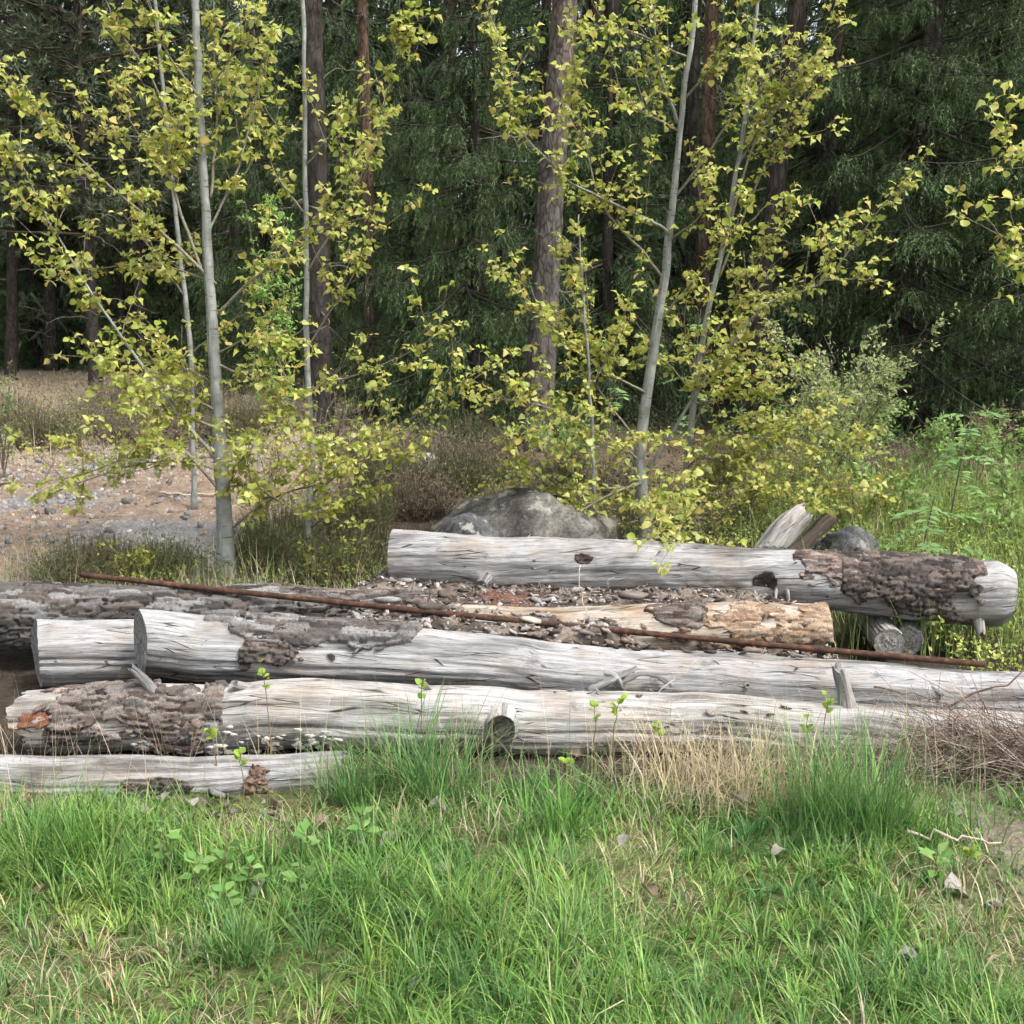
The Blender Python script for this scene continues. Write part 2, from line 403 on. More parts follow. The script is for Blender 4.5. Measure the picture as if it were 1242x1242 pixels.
# ------------------------------------------------------------------ ground
def build_ground():
    def axis(lo, hi, flo, fhi, step):
        fine = np.arange(flo, fhi + 1e-6, step); k = np.arange(1, 40); g = step * 1.25 ** k
        up = fhi + np.cumsum(g); dn = flo - np.cumsum(g)
        return np.concatenate([dn[dn > lo][::-1], fine, up[up < hi]])
    xs = axis(-220, 220, -8, 8, .075); ys = axis(-120, 320, 1.5, 14, .075)
    X, Y = np.meshgrid(xs, ys); Z = gz(X, Y)
    near = sstep(14.5, 12, Y) * sstep(1.2, 1.6, Y) * sstep(8.6, 7.5, abs(X))
    Z = Z + near * .035 * (fbm(X * 9, Y * 9, 0, 3) - .5)
    V = np.stack([X, Y, Z], -1).reshape(-1, 3)
    nx, ny = len(xs), len(ys)
    i = (np.arange(ny - 1)[:, None] * nx + np.arange(nx - 1)[None]).ravel()
    F = np.stack([i, i + 1, i + nx + 1, i + nx], 1)
    x, y = V[:, 0], V[:, 1]
    n1 = fbm(x * .9, y * .9, 2, 4); n2 = fbm(x * 3, y * 3, 5, 3)
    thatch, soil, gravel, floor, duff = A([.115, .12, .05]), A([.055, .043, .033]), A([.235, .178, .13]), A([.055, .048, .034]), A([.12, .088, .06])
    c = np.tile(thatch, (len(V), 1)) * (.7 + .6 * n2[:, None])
    c = lerp(c, soil, (sstep(3.5, 3.8, y + .3 * (n2 - .5)) )[:, None])  # soil band, its tone lowered to paint in contact shade under the logs
    grv = sstep(-.9, -1.7, x + 1.2 * (n1 - .5) + .12 * (y - 6)) * sstep(5.9, 6.5, y + .8 * (n1 - .5)) * sstep(20, 17, y)
    c = lerp(c, duff, sstep(7.5, 9, y)[:, None])
    c = lerp(c, floor, sstep(11, 13, y + 4 * (n1 - .5))[:, None])
    stone = sstep(.48, .62, fbm(x * .8 + 9, y * 1.3, 1, 3))[:, None]
    c = lerp(c, lerp(gravel, A([.185, .18, .175]), stone), grv[:, None])
    bank = sstep(9.8, 11.0, y + (n1 - .5)) * sstep(-.6, -1.4, x + .1 * (y - 9)); c = lerp(c, A([.34, .275, .205]) * (.6 + .8 * n2[:, None]), bank[:, None] * sstep(21, 18, y)[:, None])
    bare = np.exp(-((x - 1.6) / .26) ** 2 - ((y - 3.25) / .40) ** 2); c = lerp(c, A([.22, .185, .15]), (bare * .9)[:, None].clip(0, 1))
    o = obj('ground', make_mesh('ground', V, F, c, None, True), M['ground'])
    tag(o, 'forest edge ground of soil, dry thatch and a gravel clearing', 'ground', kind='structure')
build_ground()

# ------------------------------------------------------------------ logs
def log_surface(P, R, seed, n_u=None, sides=120, grain=.0025, warp=.06, cracks=(), twist=0.0, knots=()):
    """returns (position function of (u01, theta)), used by the log and by the bark lying on it"""
    n_u = n_u or 160
    C = spline(P, n_u); q_ = np.linspace(0, 1, n_u) * np.linalg.norm(A(P[-1]) - A(P[0])); C = C + .022 * np.stack([0 * q_, fbm(q_ * 1.7, seed + 50, 0, 3) - .5, fbm(q_ * 2.3, seed + 60, 0, 3) - .5], 1) * 2; L = np.concatenate([[0], np.cumsum(np.linalg.norm(np.diff(C, axis=0), axis=1))])
    Rr = np.interp(np.linspace(0, 1, n_u), np.linspace(0, 1, len(R)), R)
    T, Nn, B = frames(C)
    def pos(u, th, extra=0.0):
        """u in metres along, th around: 0 = up, +pi/2 = away side or near side by frame"""
        fi = np.interp(u, L, np.arange(n_u)); i = np.clip(fi.astype(int), 0, n_u - 2); f = (fi - i)[..., None]
        c = lerp(C[i], C[i + 1], f); nn = norm(lerp(Nn[i], Nn[i + 1], f)); bb = norm(lerp(B[i], B[i + 1], f))
        r = np.interp(u, L, Rr)
        k = 1 + warp * (fbm(np.cos(th) * 1.3 + seed, np.sin(th) * 1.3, u * 2.4, 4) - .5) * 2
        tt = th + twist * u
        ro = r * k + grain * 2 * (fbm(tt * 11 + seed * 3, u * 1.1, seed, 3) - .5) + grain * 1.4 * (vn(tt * 34, u * 2.5, seed) - .5)
        for (t0, u0, u1, dep, wid) in cracks:
            ang = (tt - t0 + np.pi + .10 * (vn(u * 4, seed + t0) - .5)) % (2 * np.pi) - np.pi
            ro = ro - dep * np.exp(-(ang * r / wid) ** 2) * sstep(u0, u0 + .12, u) * sstep(u1, u1 - .12, u)
        for (ku, kt, amp, rad) in knots:
            ang = (th - kt + np.pi) % (2 * np.pi) - np.pi
            ro = ro + amp * np.exp(-((ang * r) ** 2 + (u - ku) ** 2) / rad ** 2)
        return c + (ro + extra)[..., None] * (np.cos(th)[..., None] * nn + np.sin(th)[..., None] * bb)
    return pos, L[-1], C, Rr, (T, Nn, B)
def make_log(label, P, R, seed, material='wood', cracks=(), twist=0.0, knots=(), ends=(0, 0), rough_end=(0, 0), name='log', warp=.11, grain=.0045, oblique=(0, 0), rounded=0.0):
    """ends: 1 = sawn face shown as its own part; rough_end: metres of splintered outline"""
    pos, Lt, C, Rr, fr = log_surface(P, R, seed, cracks=cracks, twist=twist, knots=knots, warp=warp, grain=grain)
    base = C[len(C) // 2] - A([0, 0, Rr.mean()])
    t = empty(name, base, label, 'log', 'fallen logs in the pile')
    sides = 104; n = max(24, int(Lt / .028))
    th = np.linspace(-1.7, 2 * np.pi - 1.7, sides, endpoint=False)   # uv seam on the far underside
    U, TH = np.meshgrid(np.linspace(0, 1, n), th, indexing='ij')
    u0 = rough_end[0] * (fbm(th * 2.5, seed, 1, 3) + .35 * vn(th * 9, seed)); u1 = Lt - rough_end[1] * (fbm(th * 2.5, seed, 7, 3) + .35 * vn(th * 9, seed + 3))
    u0 = u0 + oblique[0] * Rr[0] * (1 + np.sin(th) + .10 * fbm(th * 2, seed, 3)); u1 = u1 - oblique[1] * Rr[-1] * (1 + np.sin(th))
    um = u0[None] + (u1 - u0)[None] * U
    V = pos(um, TH, -rounded * sstep(Lt - 2.2 * rounded, Lt, um) ** 2); uv = np.stack([um + seed * 1.7, TH * Rr.mean() + twist * um * Rr.mean()], -1)
    i = np.arange(n - 1)[:, None] * sides; j = np.arange(sides)[None]; k = (j + 1) % sides
    F = np.stack([i + j, i + k, i + sides + k, i + sides + j], -1).reshape(-1, 4)
    # seam: repeat the first column for a clean uv
    b = Buf(); b.add(V.reshape(-1, 3), F[:, ::-1], None, uv.reshape(-1, 2))
    build(b, 'wood', M[material], t, True)
    for e in (0, 1):
        ring = V[0 if e == 0 else -1]; ctr = ring.mean(0); T = fr[0][0 if e == 0 else -1] * (1 if e == 0 else -1)
        rr = np.linspace(1, 0.02, 14)
        a = ctr + (ring - ctr)[None] * rr[:, None, None]
        dep = .006 * (fbm(rr[:, None] * 9 + seed, th[None] * 1.5, e, 3) - .5) + (.02 + .5 * rough_end[e]) * sstep(1, .6, rr)[:, None] * (fbm(rr[:, None] * 3, np.cos(th)[None] * 2 + seed, np.sin(th)[None] * 2, 3)) * (1 if rough_end[e] else .25)
        a = a + dep[..., None] * T
        Vc = a.reshape(-1, 3); i2 = np.arange(13)[:, None] * sides
        Fc = np.stack([i2 + j, i2 + k, i2 + sides + k, i2 + sides + j], -1).reshape(-1, 4)
        if e == 1: Fc = Fc[:, ::-1]
        uvc = np.stack([rr[:, None] * Rr.mean() + 0 * th[None], th[None] * .35 + 0 * rr[:, None]], -1).reshape(-1, 2)
        b = Buf(); b.add(Vc, [Fc, A([[((13 * sides) + q) for q in range(sides)]])[:, ::(1 if e else -1)]], None, uvc)
        build(b, 'cut_end' if ends[e] else 'broken_end', M['cut'], t, False)
    return t, pos, Lt
def add_bark(t, pos, u_rng, th_rng, seed, cols, thick=.016, jag=.5, plate=(9, 16), label=None, mat_='bark', step=.0060, cover=0.0):
    eu, et = .16 * (u_rng[1] - u_rng[0]), .16 * (th_rng[1] - th_rng[0]); u_rng = (u_rng[0] - eu, u_rng[1] + eu); th_rng = (th_rng[0] - et, th_rng[1] + et)
    nu = int((u_rng[1] - u_rng[0]) / step) + 2; nth = int((th_rng[1] - th_rng[0]) * .13 / step) + 2
    u, th = np.meshgrid(np.linspace(*u_rng, nu), np.linspace(*th_rng, nth), indexing='ij')
    su = (u - u_rng[0]) / (u_rng[1] - u_rng[0]); st = (th - th_rng[0]) / (th_rng[1] - th_rng[0])
    v = th * .13
    edge = 1 - (abs(2 * su - 1) ** 2.6 + abs(2 * st - 1) ** 2.6) ** (1 / 2.6)
    mr = edge * min(1, 2.2 / (u_rng[1] - u_rng[0]) * .13 + .35) * .55 + (.55 + .5 * jag) * (fbm(u * 8, v * 16, seed, 5) - .5) - .08 + cover
    m = sstep(0.0, .03, mr) * sstep(0, .03, np.minimum(np.minimum(su, 1 - su), np.minimum(st, 1 - st)))
    wu = u + .030 * (fbm(u * 9, v * 14, seed, 2) - .5) * 2; wvv = v + .014 * (fbm(u * 10, v * 12, seed + 5, 3) - .5) * 2
    d1, d2, cid = worley(wu * plate[0] * 1.1, wvv * plate[1] * 3.4, seed)
    gap = sstep(.015, .13, d2 - d1)
    fl = fbm(wu * 4, wvv * 26, seed + 8, 2); layer = np.floor(fl * 4 + cid * 2.4) / 6
    fine = fbm(u * 28, v * 200, seed, 3) - .5
    h = thick * (.10 + gap * (.30 + .95 * layer)) + .0028 * fine
    V = pos(u, th, np.where(m > .02, m * h + .001, -.012) - .006 * (1 - m))
    i = (np.arange(nu - 1)[:, None] * nth + np.arange(nth - 1)[None])
    keep = ((m[:-1, :-1] + m[1:, :-1] + m[:-1, 1:] + m[1:, 1:]) > .02)
    i = i[keep]
    F = np.stack([i, i + 1, i + nth + 1, i + nth], 1)
    pickc = ((cid * 3.7 + .45 * layer) % 1.0 * len(cols)).astype(int).clip(0, len(cols) - 1)
    c = A(cols)[pickc] * (.62 + .76 * fbm(u * 18, v * 130, seed, 3))[..., None]
    bb = Buf(); bb.add(V.reshape(-1, 3), F[:, ::-1], c.reshape(-1, 3))
    o = build(bb, 'bark', M[mat_], t, False)
    if label: o['label'] = label
    return o
def add_flakes(t, pos, u_rng, th_rng, n, cols, seed, smin=.015, smax=.05):
    """loose lifted flakes of bark lying on a log, each a part"""
    r = np.random.default_rng(seed)
    for _ in range(n):
        u, th = r.uniform(*u_rng), r.uniform(*th_rng); p = pos(A([u]), A([th]), .006)[0]; q = pos(A([u + .02]), A([th]), .006)[0]; c0 = pos(A([u]), A([th + PI]), .0)[0]
        nn = norm(p - c0) + .35 * r.normal(size=3); X = norm(q - p) + .35 * r.normal(size=3)
        V, F = chip_mesh(int(r.integers(1e6)), .16); V[:, 2] += .35 * V[:, 0] ** 2 * r.uniform(-.4, 1.0)
        VV, FF = stamp(V * A([1, .8, 1]), F, p[None], X[None], nn[None], [r.uniform(smin, smax)]); b = Buf(); b.add(VV, FF, A(cols[int(r.integers(len(cols)))]) * r.uniform(.7, 1.3)); build(b, 'bark_flake', M['chip'], t)
def chip_mesh(seed, flat=.22):
    r = np.random.default_rng(seed); k = 8; a = np.linspace(0, 2 * PI, k, endpoint=False) + r.normal(0, .18, k)
    rad = r.uniform(.55, 1, k); e = r.uniform(.25, .65)
    ring = np.stack([np.cos(a) * rad, np.sin(a) * rad * e, 0 * a], 1)
    bot = ring * .92 + A([0, 0, -flat * .5]); top = ring + A([0, 0, flat * .5]) + A([0, 0, 1]) * r.normal(0, flat * .25, (k, 1)); topi = top * A([.6, .6, 1]) + A([0, 0, flat * .25])
    cc = A([0, 0, flat * .75]) + r.normal(0, .05, 3)
    V = np.vstack([bot, top, topi, cc]); j = np.arange(k); kk = (j + 1) % k
    F = [np.stack([j, kk, k + kk, k + j], 1), np.stack([k + j, k + kk, 2 * k + kk, 2 * k + j], 1), np.stack([2 * k + j, 2 * k + kk, np.full(k, 3 * k)], 1), j[None, ::-1]]
    return V, F
def add_stub(t, p0, d, L, r, seed, material='wood', bendv=(0, 0, 0), tip=.6, name='branch_stub', label=None, dark_end=False):
    p0, d = A(p0, ), norm(A(d, float)); s = np.linspace(0, 1, 10)[:, None]
    P = p0 - d * .04 + d * (L + .04) * s + A(bendv) * s ** 2
    R = r * lerp(1.25, tip, np.linspace(0, 1, 10)) * (1 + .18 * (vn(np.linspace(0, 5, 10), seed) - .5))
    sides = 18
    V, F, U = tube(P, R, sides, False)
    a = np.tile(np.linspace(0, 2 * np.pi, sides, endpoint=False), 10)
    ctr = np.repeat(P, sides, 0); V = ctr + (V - ctr) * (1 + .28 * (fbm(np.cos(a) * 1.8 + seed, np.sin(a) * 1.8, np.repeat(np.arange(10), sides) * .12) - .5))[:, None]
    V[-sides:] += d * (.35 * L * (vn(np.arange(sides) * .55, seed) - .5)).clip(-.02, .03)[:, None]
    b = Buf(); b.add(V, F, None, U + seed)
    o = build(b, name, M[material], t, True)
    ring = V[-sides:]; c = ring.mean(0)
    Vc = np.vstack([ring, c + (ring - c) * .55 - d * .006, c[None] - d * .012])
    j = np.arange(sides); k = (j + 1) % sides
    Fc = [np.stack([j, k, sides + k, sides + j], 1), np.stack([sides + j, sides + k, np.full(sides, 2 * sides)], 1)]
    b = Buf(); b.add(Vc, Fc, None, np.stack([np.linalg.norm(Vc - c, axis=1), np.arange(len(Vc)) * .02], 1))
    e = obj('stub_end', b.mesh('stub_end', False, A(t.location)), M['wood_dark' if dark_end else 'cut'], o)
    if label: o['label'] = label
    return o
GREYB = [(.085, .078, .073), (.14, .132, .126), (.045, .04, .037), (.19, .182, .175), (.10, .085, .075)]
BROWNB = [(.07, .054, .045), (.115, .092, .08), (.04, .031, .027), (.16, .132, .115), (.09, .083, .076)]
PINKB = [(.18, .13, .108), (.26, .20, .172), (.11, .08, .068), (.20, .168, .15)]

# front main log (D)
PD = np.vstack([at(14, 874, 3.98), at(300, 868, 4.0), at(620, 873, 4.02), at(900, 884, 4.03), at(1300, 905, 4.05)])
logD, posD, LD = make_log('long bleached log along the front, with a dark round knot stub facing the grass', PD,
    [.118, .132, .122, .115, .108], 1, 'wood_white', cracks=[(.9, 1.5, 3.6, .010, .006), (1.25, 1.9, 3.0, .012, .007), (.5, 2.2, 3.7, .008, .005), (1.5, .9, 2.0, .01, .006)],
    twist=-.12, rough_end=(.10, .03), knots=((1.79, 1.4, .02, .07),))
def side(pos, u, th, e=0.0): return pos(np.array([u]), np.array([th]), e)[0]
def u_of(pos, Lt, px):
    """metres along a log where photo column px crosses it"""
    u = np.linspace(0, Lt, 400); q = pos(u, np.full(400, 1.2)); return float(u[np.argmin(abs(project(q)[0] - px))])
UD = lambda px: u_of(posD, LD, px)
add_bark(logD, posD, (UD(50), UD(242)), (.0, 1.75), 3, BROWNB + [(.17, .15, .135)], .020, .8, (10, 22), 'dark rotting bark with fibrous strips at the left end', cover=.06)
add_bark(logD, posD, (UD(160), UD(236)), (1.35, 2.2), 5, PINKB, .012, .5, (22, 30), 'pinkish inner bark')
add_bark(logD, posD, (UD(18), UD(70)), (1.0, 1.55), 21, [(.20, .085, .05), (.15, .07, .045)], .010, .7, (14, 20), 'red brown rotten heartwood')
add_stub(logD, side(posD, UD(610), 1.38, -.01), (.0, -1, -.02), .04, .062, 4, 'wood_white', (0, 0, 0), .9, dark_end=True, label='thick sawn knot stub with a dark end')
add_stub(logD, side(posD, UD(180), .35, -.01), (-.25, -.25, 1), .13, .021, 6, 'wood', (-.045, 0, -.01), .6, label='bent grey branch stub')
add_stub(logD, side(posD, UD(296), .15, -.01), (-.35, -.5, .35), .06, .017, 9, 'wood', (-.01, 0, 0), .8)
add_stub(logD, side(posD, UD(102), .25, -.01), (.2, -.4, .8), .035, .013, 12, 'wood_white', (0, 0, 0), .8)
add_stub(logD, side(posD, UD(520), .0, -.01), (-.4, -.2, .8), .05, .014, 14, 'wood_white', (0, 0, .0), .4)
add_stub(logD, side(posD, UD(1035), .0, -.01), (-.1, .0, 1), .165, .032, 15, 'wood', (-.03, -.01, 0), .72, label='upright grey stub with a split top')

add_flakes(logD, posD, (UD(45), UD(250)), (-.1, 1.9), 34, BROWNB + PINKB, 1, .015, .055)
add_flakes(logD, posD, (UD(640), UD(1150)), (-.2, 1.4), 12, PINKB + GREYB, 2, .01, .03)
# white bracket fungus flakes low on the front log
rng = np.random.default_rng(5)
nf = 90; uu = UD(160) + (UD(410) - UD(160)) * rng.random(nf); tf = rng.normal(2.15, .28, nf)
b = Buf()
for q in range(nf):
    p = side(posD, uu[q], tf[q], .001); k = 9; a = np.linspace(0, 2 * PI, k, endpoint=False); r = rng.uniform(.004, .013)
    ring = np.stack([np.cos(a) * r * 1.6, -.3 * np.abs(np.sin(a)) * r - .002, np.sin(a) * r * .7], 1) * (1 + .3 * rng.normal(size=(k, 1))).clip(.5, 1.5)
    top = p + ring * .8 + A([0, -.007, .002]); bot = p + ring
    j = np.arange(k); kk = (j + 1) % k
    b.add(np.vstack([bot, top, top.mean(0)]), [np.stack([j, kk, k + kk, k + j], 1), np.stack([k + j, k + kk, np.full(k, 2 * k)], 1)], A([.62, .60, .54]) * rng.uniform(.75, 1.1))
o = build(b, 'fungus_crust', M['stone'], logD); o['kind'] = 'stuff'; o['label'] = 'white crust fungus flakes'

# second log (C), sawn left end
PC = np.vstack([at(148, 776, 4.34), at(400, 793, 4.35), at(700, 818, 4.34), at(1000, 836, 4.30), at(1320, 850, 4.28)])
logC, posC, LC = make_log('long silver log sawn square at its left end, second from the grass', PC, [.134, .132, .126, .118, .110], 2, 'wood',
    cracks=[(1.15, .0, 1.0, .010, .004), (.8, 1.2, 2.6, .008, .004), (1.4, 1.0, 3.2, .007, .004), (.4, 2.0, 3.4, .007, .004), (1.75, .0, 1.6, .01, .006)], twist=.05, ends=(1, 1), oblique=(.50, 0))
UC = lambda px: u_of(posC, LC, px)
add_bark(logC, posC, (UC(272), UC(478)), (-.9, .80), 8, GREYB, .024, .55, (8, 15), 'thick grey plated bark', cover=.10)
add_bark(logC, posC, (UC(300), UC(362)), (.55, 1.75), 10, BROWNB, .02, .8, (20, 24), 'dark clump of rotten bark and lichen')
add_stub(logC, side(posC, UC(1132), 1.0, -.01), (.6, -.8, -.2), .05, .012, 16, 'wood')
add_stub(logC, side(posC, UC(905), 1.3, -.01), (.2, -1, .1), .02, .016, 18, 'wood')

add_flakes(logC, posC, (UC(265), UC(500)), (-.5, 1.5), 30, BROWNB + GREYB, 3, .015, .05)
add_flakes(logC, posC, (UC(560), UC(1000)), (-.6, .2), 26, BROWNB + GREYB, 4, .012, .04)
# sawn log end poking out on the left, behind the second log (B)
PB = np.vstack([at(22, 792, 4.62), at(150, 789, 4.64), at(420, 792, 4.68), at(640, 786, 4.72)])
logB, posB, LB = make_log('thick sawn log poking out to the left behind the second log', PB, [.142, .142, .138, .13], 3, 'wood',
    cracks=[(1.5, .0, 1.2, .014, .006), (1.7, .0, 1.0, .008, .005), (.9, .0, 1.5, .006, .004)], ends=(1, 0), warp=.09, oblique=(.55, 0))
# dark short log under the second one
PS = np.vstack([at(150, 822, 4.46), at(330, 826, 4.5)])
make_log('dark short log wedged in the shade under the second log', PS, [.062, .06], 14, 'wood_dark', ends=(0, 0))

# back left barked log (A)
PA = np.vstack([at(-90, 748, 4.95), at(130, 748, 4.98), at(300, 748, 5.0), at(520, 744, 5.05)])
logA, posA, LA = make_log('dark bark covered log at the back left under the rusty bar', PA, [.135, .132, .118, .10], 4, 'wood', ends=(1, 0))
UA = lambda px: u_of(posA, LA, px)
add_bark(logA, posA, (0.02, UA(285)), (-1.4, 2.6), 11, GREYB + [(.10, .085, .075)], .030, .35, (6, 13), 'thick flaking grey bark', cover=.30)
add_bark(logA, posA, (UA(285), UA(500)), (-.3, 1.6), 13, BROWNB + GREYB, .024, .8, (9, 20), cover=.05)

add_flakes(logA, posA, (.1, UA(480)), (-.6, 1.4), 46, GREYB + BROWNB, 5, .02, .075)
# middle right log with orange stains (F)
PF = np.vstack([at(560, 762, 4.86), at(760, 764, 4.84), at(1003, 768, 4.80)])
logF, posF, LF = make_log('peeling pale orange log ending at the right of the debris', PF, [.105, .118, .132], 5, 'wood_tan',
    cracks=[(.9, .2, 1.5, .008, .005)], rough_end=(0, .05))
UF = lambda px: u_of(posF, LF, px)
add_bark(logF, posF, (UF(790), UF(862)), (.1, 1.1), 17, BROWNB, .012, .8, (18, 24))
add_bark(logF, posF, (UF(868), UF(992)), (.1, 1.5), 19, [(.24, .165, .11), (.17, .12, .085), (.32, .25, .18)], .010, 1.3, (18, 24), 'flaking orange brown bark')
add_bark(logF, posF, (UF(820), UF(1000)), (1.45, 2.3), 20, BROWNB + [(.32, .20, .11)], .012, .9, (18, 24))

add_flakes(logF, posF, (UF(780), UF(1000)), (-.3, 1.8), 34, [(.30, .19, .12), (.22, .14, .095), (.38, .29, .20), (.16, .11, .08)], 6, .012, .045)
# top back log (G)
PG = np.vstack([at(477, 677, 5.50), at(700, 688, 5.40), at(900, 697, 5.27), at(1050, 707, 5.18), at(1224, 719, 5.08)])
logG, posG, LG = make_log('big smooth grey log on top at the back with dark bark near its right end', PG, [.135, .132, .136, .150, .152], 6, 'wood',
    cracks=[(.75, .15, 1.0, .012, .005), (.55, .18, .7, .010, .004), (1.05, .05, 1.3, .006, .004), (.9, 1.6, 2.4, .006, .004)], twist=.55, ends=(1, 1), rounded=.035,
    knots=((.48, 1.9, .03, .06), (.98, 1.08, -.028, .045), (1.84, 1.48, -.035, .05), (.98, .75, .012, .05), (1.84, 1.1, .014, .06), (2.55, 2.2, .02, .06)))
UG = lambda px: u_of(posG, LG, px)
add_bark(logG, posG, (UG(1040), UG(1178)), (-.1, 2.05), 22, [(.060, .050, .045), (.095, .080, .072), (.038, .032, .029), (.14, .11, .095)], .020, .5, (13, 19), 'dark brown bark patch', cover=.06)
add_bark(logG, posG, (UG(975), UG(1062)), (.15, 1.25), 23, PINKB + BROWNB, .010, 1.2, (18, 24), 'pinkish flaking inner bark')
add_bark(logG, posG, (UG(697), UG(720)), (.85, 1.3), 24, [(.04, .03, .028), (.07, .055, .048)], .004, .6, (26, 26), 'dark rotted knot')
add_bark(logG, posG, (UG(912), UG(942)), (1.2, 1.75), 25, [(.03, .024, .02), (.06, .048, .04)], .004, .6, (26, 26), 'dark rotted knot')
add_stub(logG, side(posG, UG(590), 1.9, -.02), (-.3, -1, -.1), .06, .036, 26, 'wood', (0, 0, -.02), .75)
add_stub(logG, side(posG, UG(953), 1.75, -.01), (.1, -.7, -.8), .06, .012, 27, 'wood_white', (0, 0, -.01), .6)
add_stub(logG, side(posG, UG(943), 1.75, -.01), (-.2, -.7, -.7), .05, .010, 28, 'wood_white', (0, 0, -.01), .6)
add_stub(logG, side(posG, UG(1192), 2.35, -.02), (.05, -.5, -1), .085, .022, 29, 'wood_white', (0, 0, 0), .9, label='short bleached stub pointing down')

add_flakes(logG, posG, (UG(985), UG(1185)), (-.2, 1.9), 36, [(.10, .085, .075), (.15, .13, .12), (.24, .17, .14), (.07, .06, .055)], 7, .012, .045)
# bottom front log (E)
PE = np.vstack([at(-80, 944, 3.70), at(160, 946, 3.70), at(430, 938, 3.74)])
logE, posE, LE = make_log('slim half buried log lowest at the front left', PE, [.082, .088, .074], 7, 'wood', cracks=[(.8, .2, 1.3, .006, .004)], rough_end=(0, .06))
UE = lambda px: u_of(posE, LE, px)
add_bark(logE, posE, (UE(155), UE(225)), (.7, 2.4), 31, BROWNB, .016, .8, (24, 26))
add_bark(logE, posE, (UE(298), UE(328)), (.8, 2.3), 33, [(.20, .13, .10), (.14, .09, .07)], .02, .7, (30, 30))
# cross pieces carrying the top log on the right
for i, (px, lab) in enumerate(((1078, 'short grey log end propping the top log, nearer its dark bark patch'), (1100, 'short mossy log lying crosswise under the right end of the top log'))):
    q0 = at(px, 778 - 3 * i, 4.95 + .08 * i); q1 = q0 + A([.10 + .25 * i, .75, .0])
    make_log(lab, np.vstack([q0, q1]), [.068, .07], 40 + i, 'wood', ends=(1, 0), warp=.12)

# stray forked root piece lying on the second log
t = empty('root_piece', at(757, 830, 4.18), 'grey forked splintered root piece lying on the second log', 'root')
for name, pts, r in (('root_arm', [(715, 838), (740, 826), (772, 810)], .020), ('root_arm', [(745, 832), (775, 818), (800, 822), (815, 832)], .013), ('root_arm', [(735, 815), (748, 822), (757, 838)], .014)):
    P = spline(np.vstack([at(x, y, 4.20 - .03 * (i % 2)) for i, (x, y) in enumerate(pts)]), 14)
    V, F, U = tube(P, r * (1 - .55 * np.linspace(0, 1, 14)) * (1 + .3 * (vn(np.arange(14) * .9, r * 900) - .5)), 9)
    V = V + .012 * (fbm(V[:, :1] * 30, V[:, 1:2] * 30, V[:, 2:] * 30) - .5)
    b = Buf(); b.add(V, F, None, U); build(b, name, M['wood_white'], t, True)

# ------------------------------------------------------------------ rusty bar
P0, P1 = at(98, 697, 5.06), at(1195, 806, 4.26)
s = np.linspace(0, 1, 60)[:, None]; P = lerp(P0, P1, s) + A([0, 0, -.012]) * np.sin(s * PI)
V, F, U = tube(P, .0135 * (1 + .12 * (vn(np.arange(60) * .8, 3) - .5)), 10)
b = Buf(); b.add(V, F, None, U); o = build(b, 'iron_bar', M['rust'], None, True)
tag(o, 'long thin rusty iron bar lying slantwise across the log pile', 'iron bar')

# ------------------------------------------------------------------ debris heap between the logs
def mound_z(x, y):
    e = sstep(4.42, 4.56, y) * sstep(5.75, 5.35, y) * sstep(-1.15, -.75, x - .05) * sstep(1.62, 1.25, x)
    e2 = sstep(.42, .62, x)
    return gz(x, y) * (1 - e) + e * (.335 - .13 * e2 * sstep(4.95, 4.75, y) + .045 * (fbm(x * 3, y * 3, 6, 3) - .5) * 2 + .03 * np.clip(y - 4.6, 0, 1) + .035 * (fbm(x * 14, y * 14, 2, 4) - .5) * 2) - .02 * (1 - e)
xs, ys = np.arange(-1.25, 1.75, .018), np.arange(4.36, 5.85, .018); X, Y = np.meshgrid(xs, ys)
Vm = np.stack([X, Y, mound_z(X, Y)], -1).reshape(-1, 3); nx = len(xs)
i = (np.arange(len(ys) - 1)[:, None] * nx + np.arange(nx - 1)[None]).ravel()
c = lerp(A([.05, .04, .034]), A([.19, .155, .125]), sstep(.35, .7, fbm(Vm[:, 0] * 12, Vm[:, 1] * 12, 3, 3))[:, None])
c = lerp(c, A([.13, .05, .028]), (np.exp(-((Vm[:, 0] + .05) / .13) ** 2 - ((Vm[:, 1] - 5.05) / .2) ** 2) * .9)[:, None])
b = Buf(); b.add(Vm, np.stack([i, i + 1, i + nx + 1, i + nx], 1), c); o = build(b, 'debris_heap', M['chip'], None, True)
tag(o, 'heap of rotten bark crumbs and soil between the logs', 'debris', kind='stuff')
def crumb_mesh(seed, flat):
    r = np.random.default_rng(seed); a = np.linspace(0, 2 * PI, 5, endpoint=False) + r.normal(0, .2, 5); ring = np.stack([np.cos(a), np.sin(a) * r.uniform(.4, .8), 0 * a], 1) * r.uniform(.6, 1, (5, 1))
    V = np.vstack([ring + A([0, 0, -flat * .4]), ring * .8 + A([0, 0, flat * .5]) + A([0, 0, 1]) * r.normal(0, flat * .2, (5, 1))]); j = np.arange(5); k = (j + 1) % 5
    return V, [np.stack([j, k, 5 + k, 5 + j], 1), 5 + j[None]]
def chip_set(prefix, cols, n, flat, seed):
    out = []
    for q in range(n):
        V, F = chip_mesh(seed + q, flat); c = A(cols[q % len(cols)])
        out.append(make_mesh(prefix, V, F, np.tile(c, (len(V), 1)) * (1 + .2 * np.random.default_rng(q).normal(size=(len(V), 1))).clip(.6, 1.4), None, False))
    return out
rng = np.random.default_rng(11)
CHIPS = chip_set('bark_chip', [(.10, .085, .072), (.20, .175, .155), (.15, .115, .09), (.32, .30, .28), (.22, .165, .13), (.07, .06, .055), (.26, .25, .24)], 21, .22, 100)
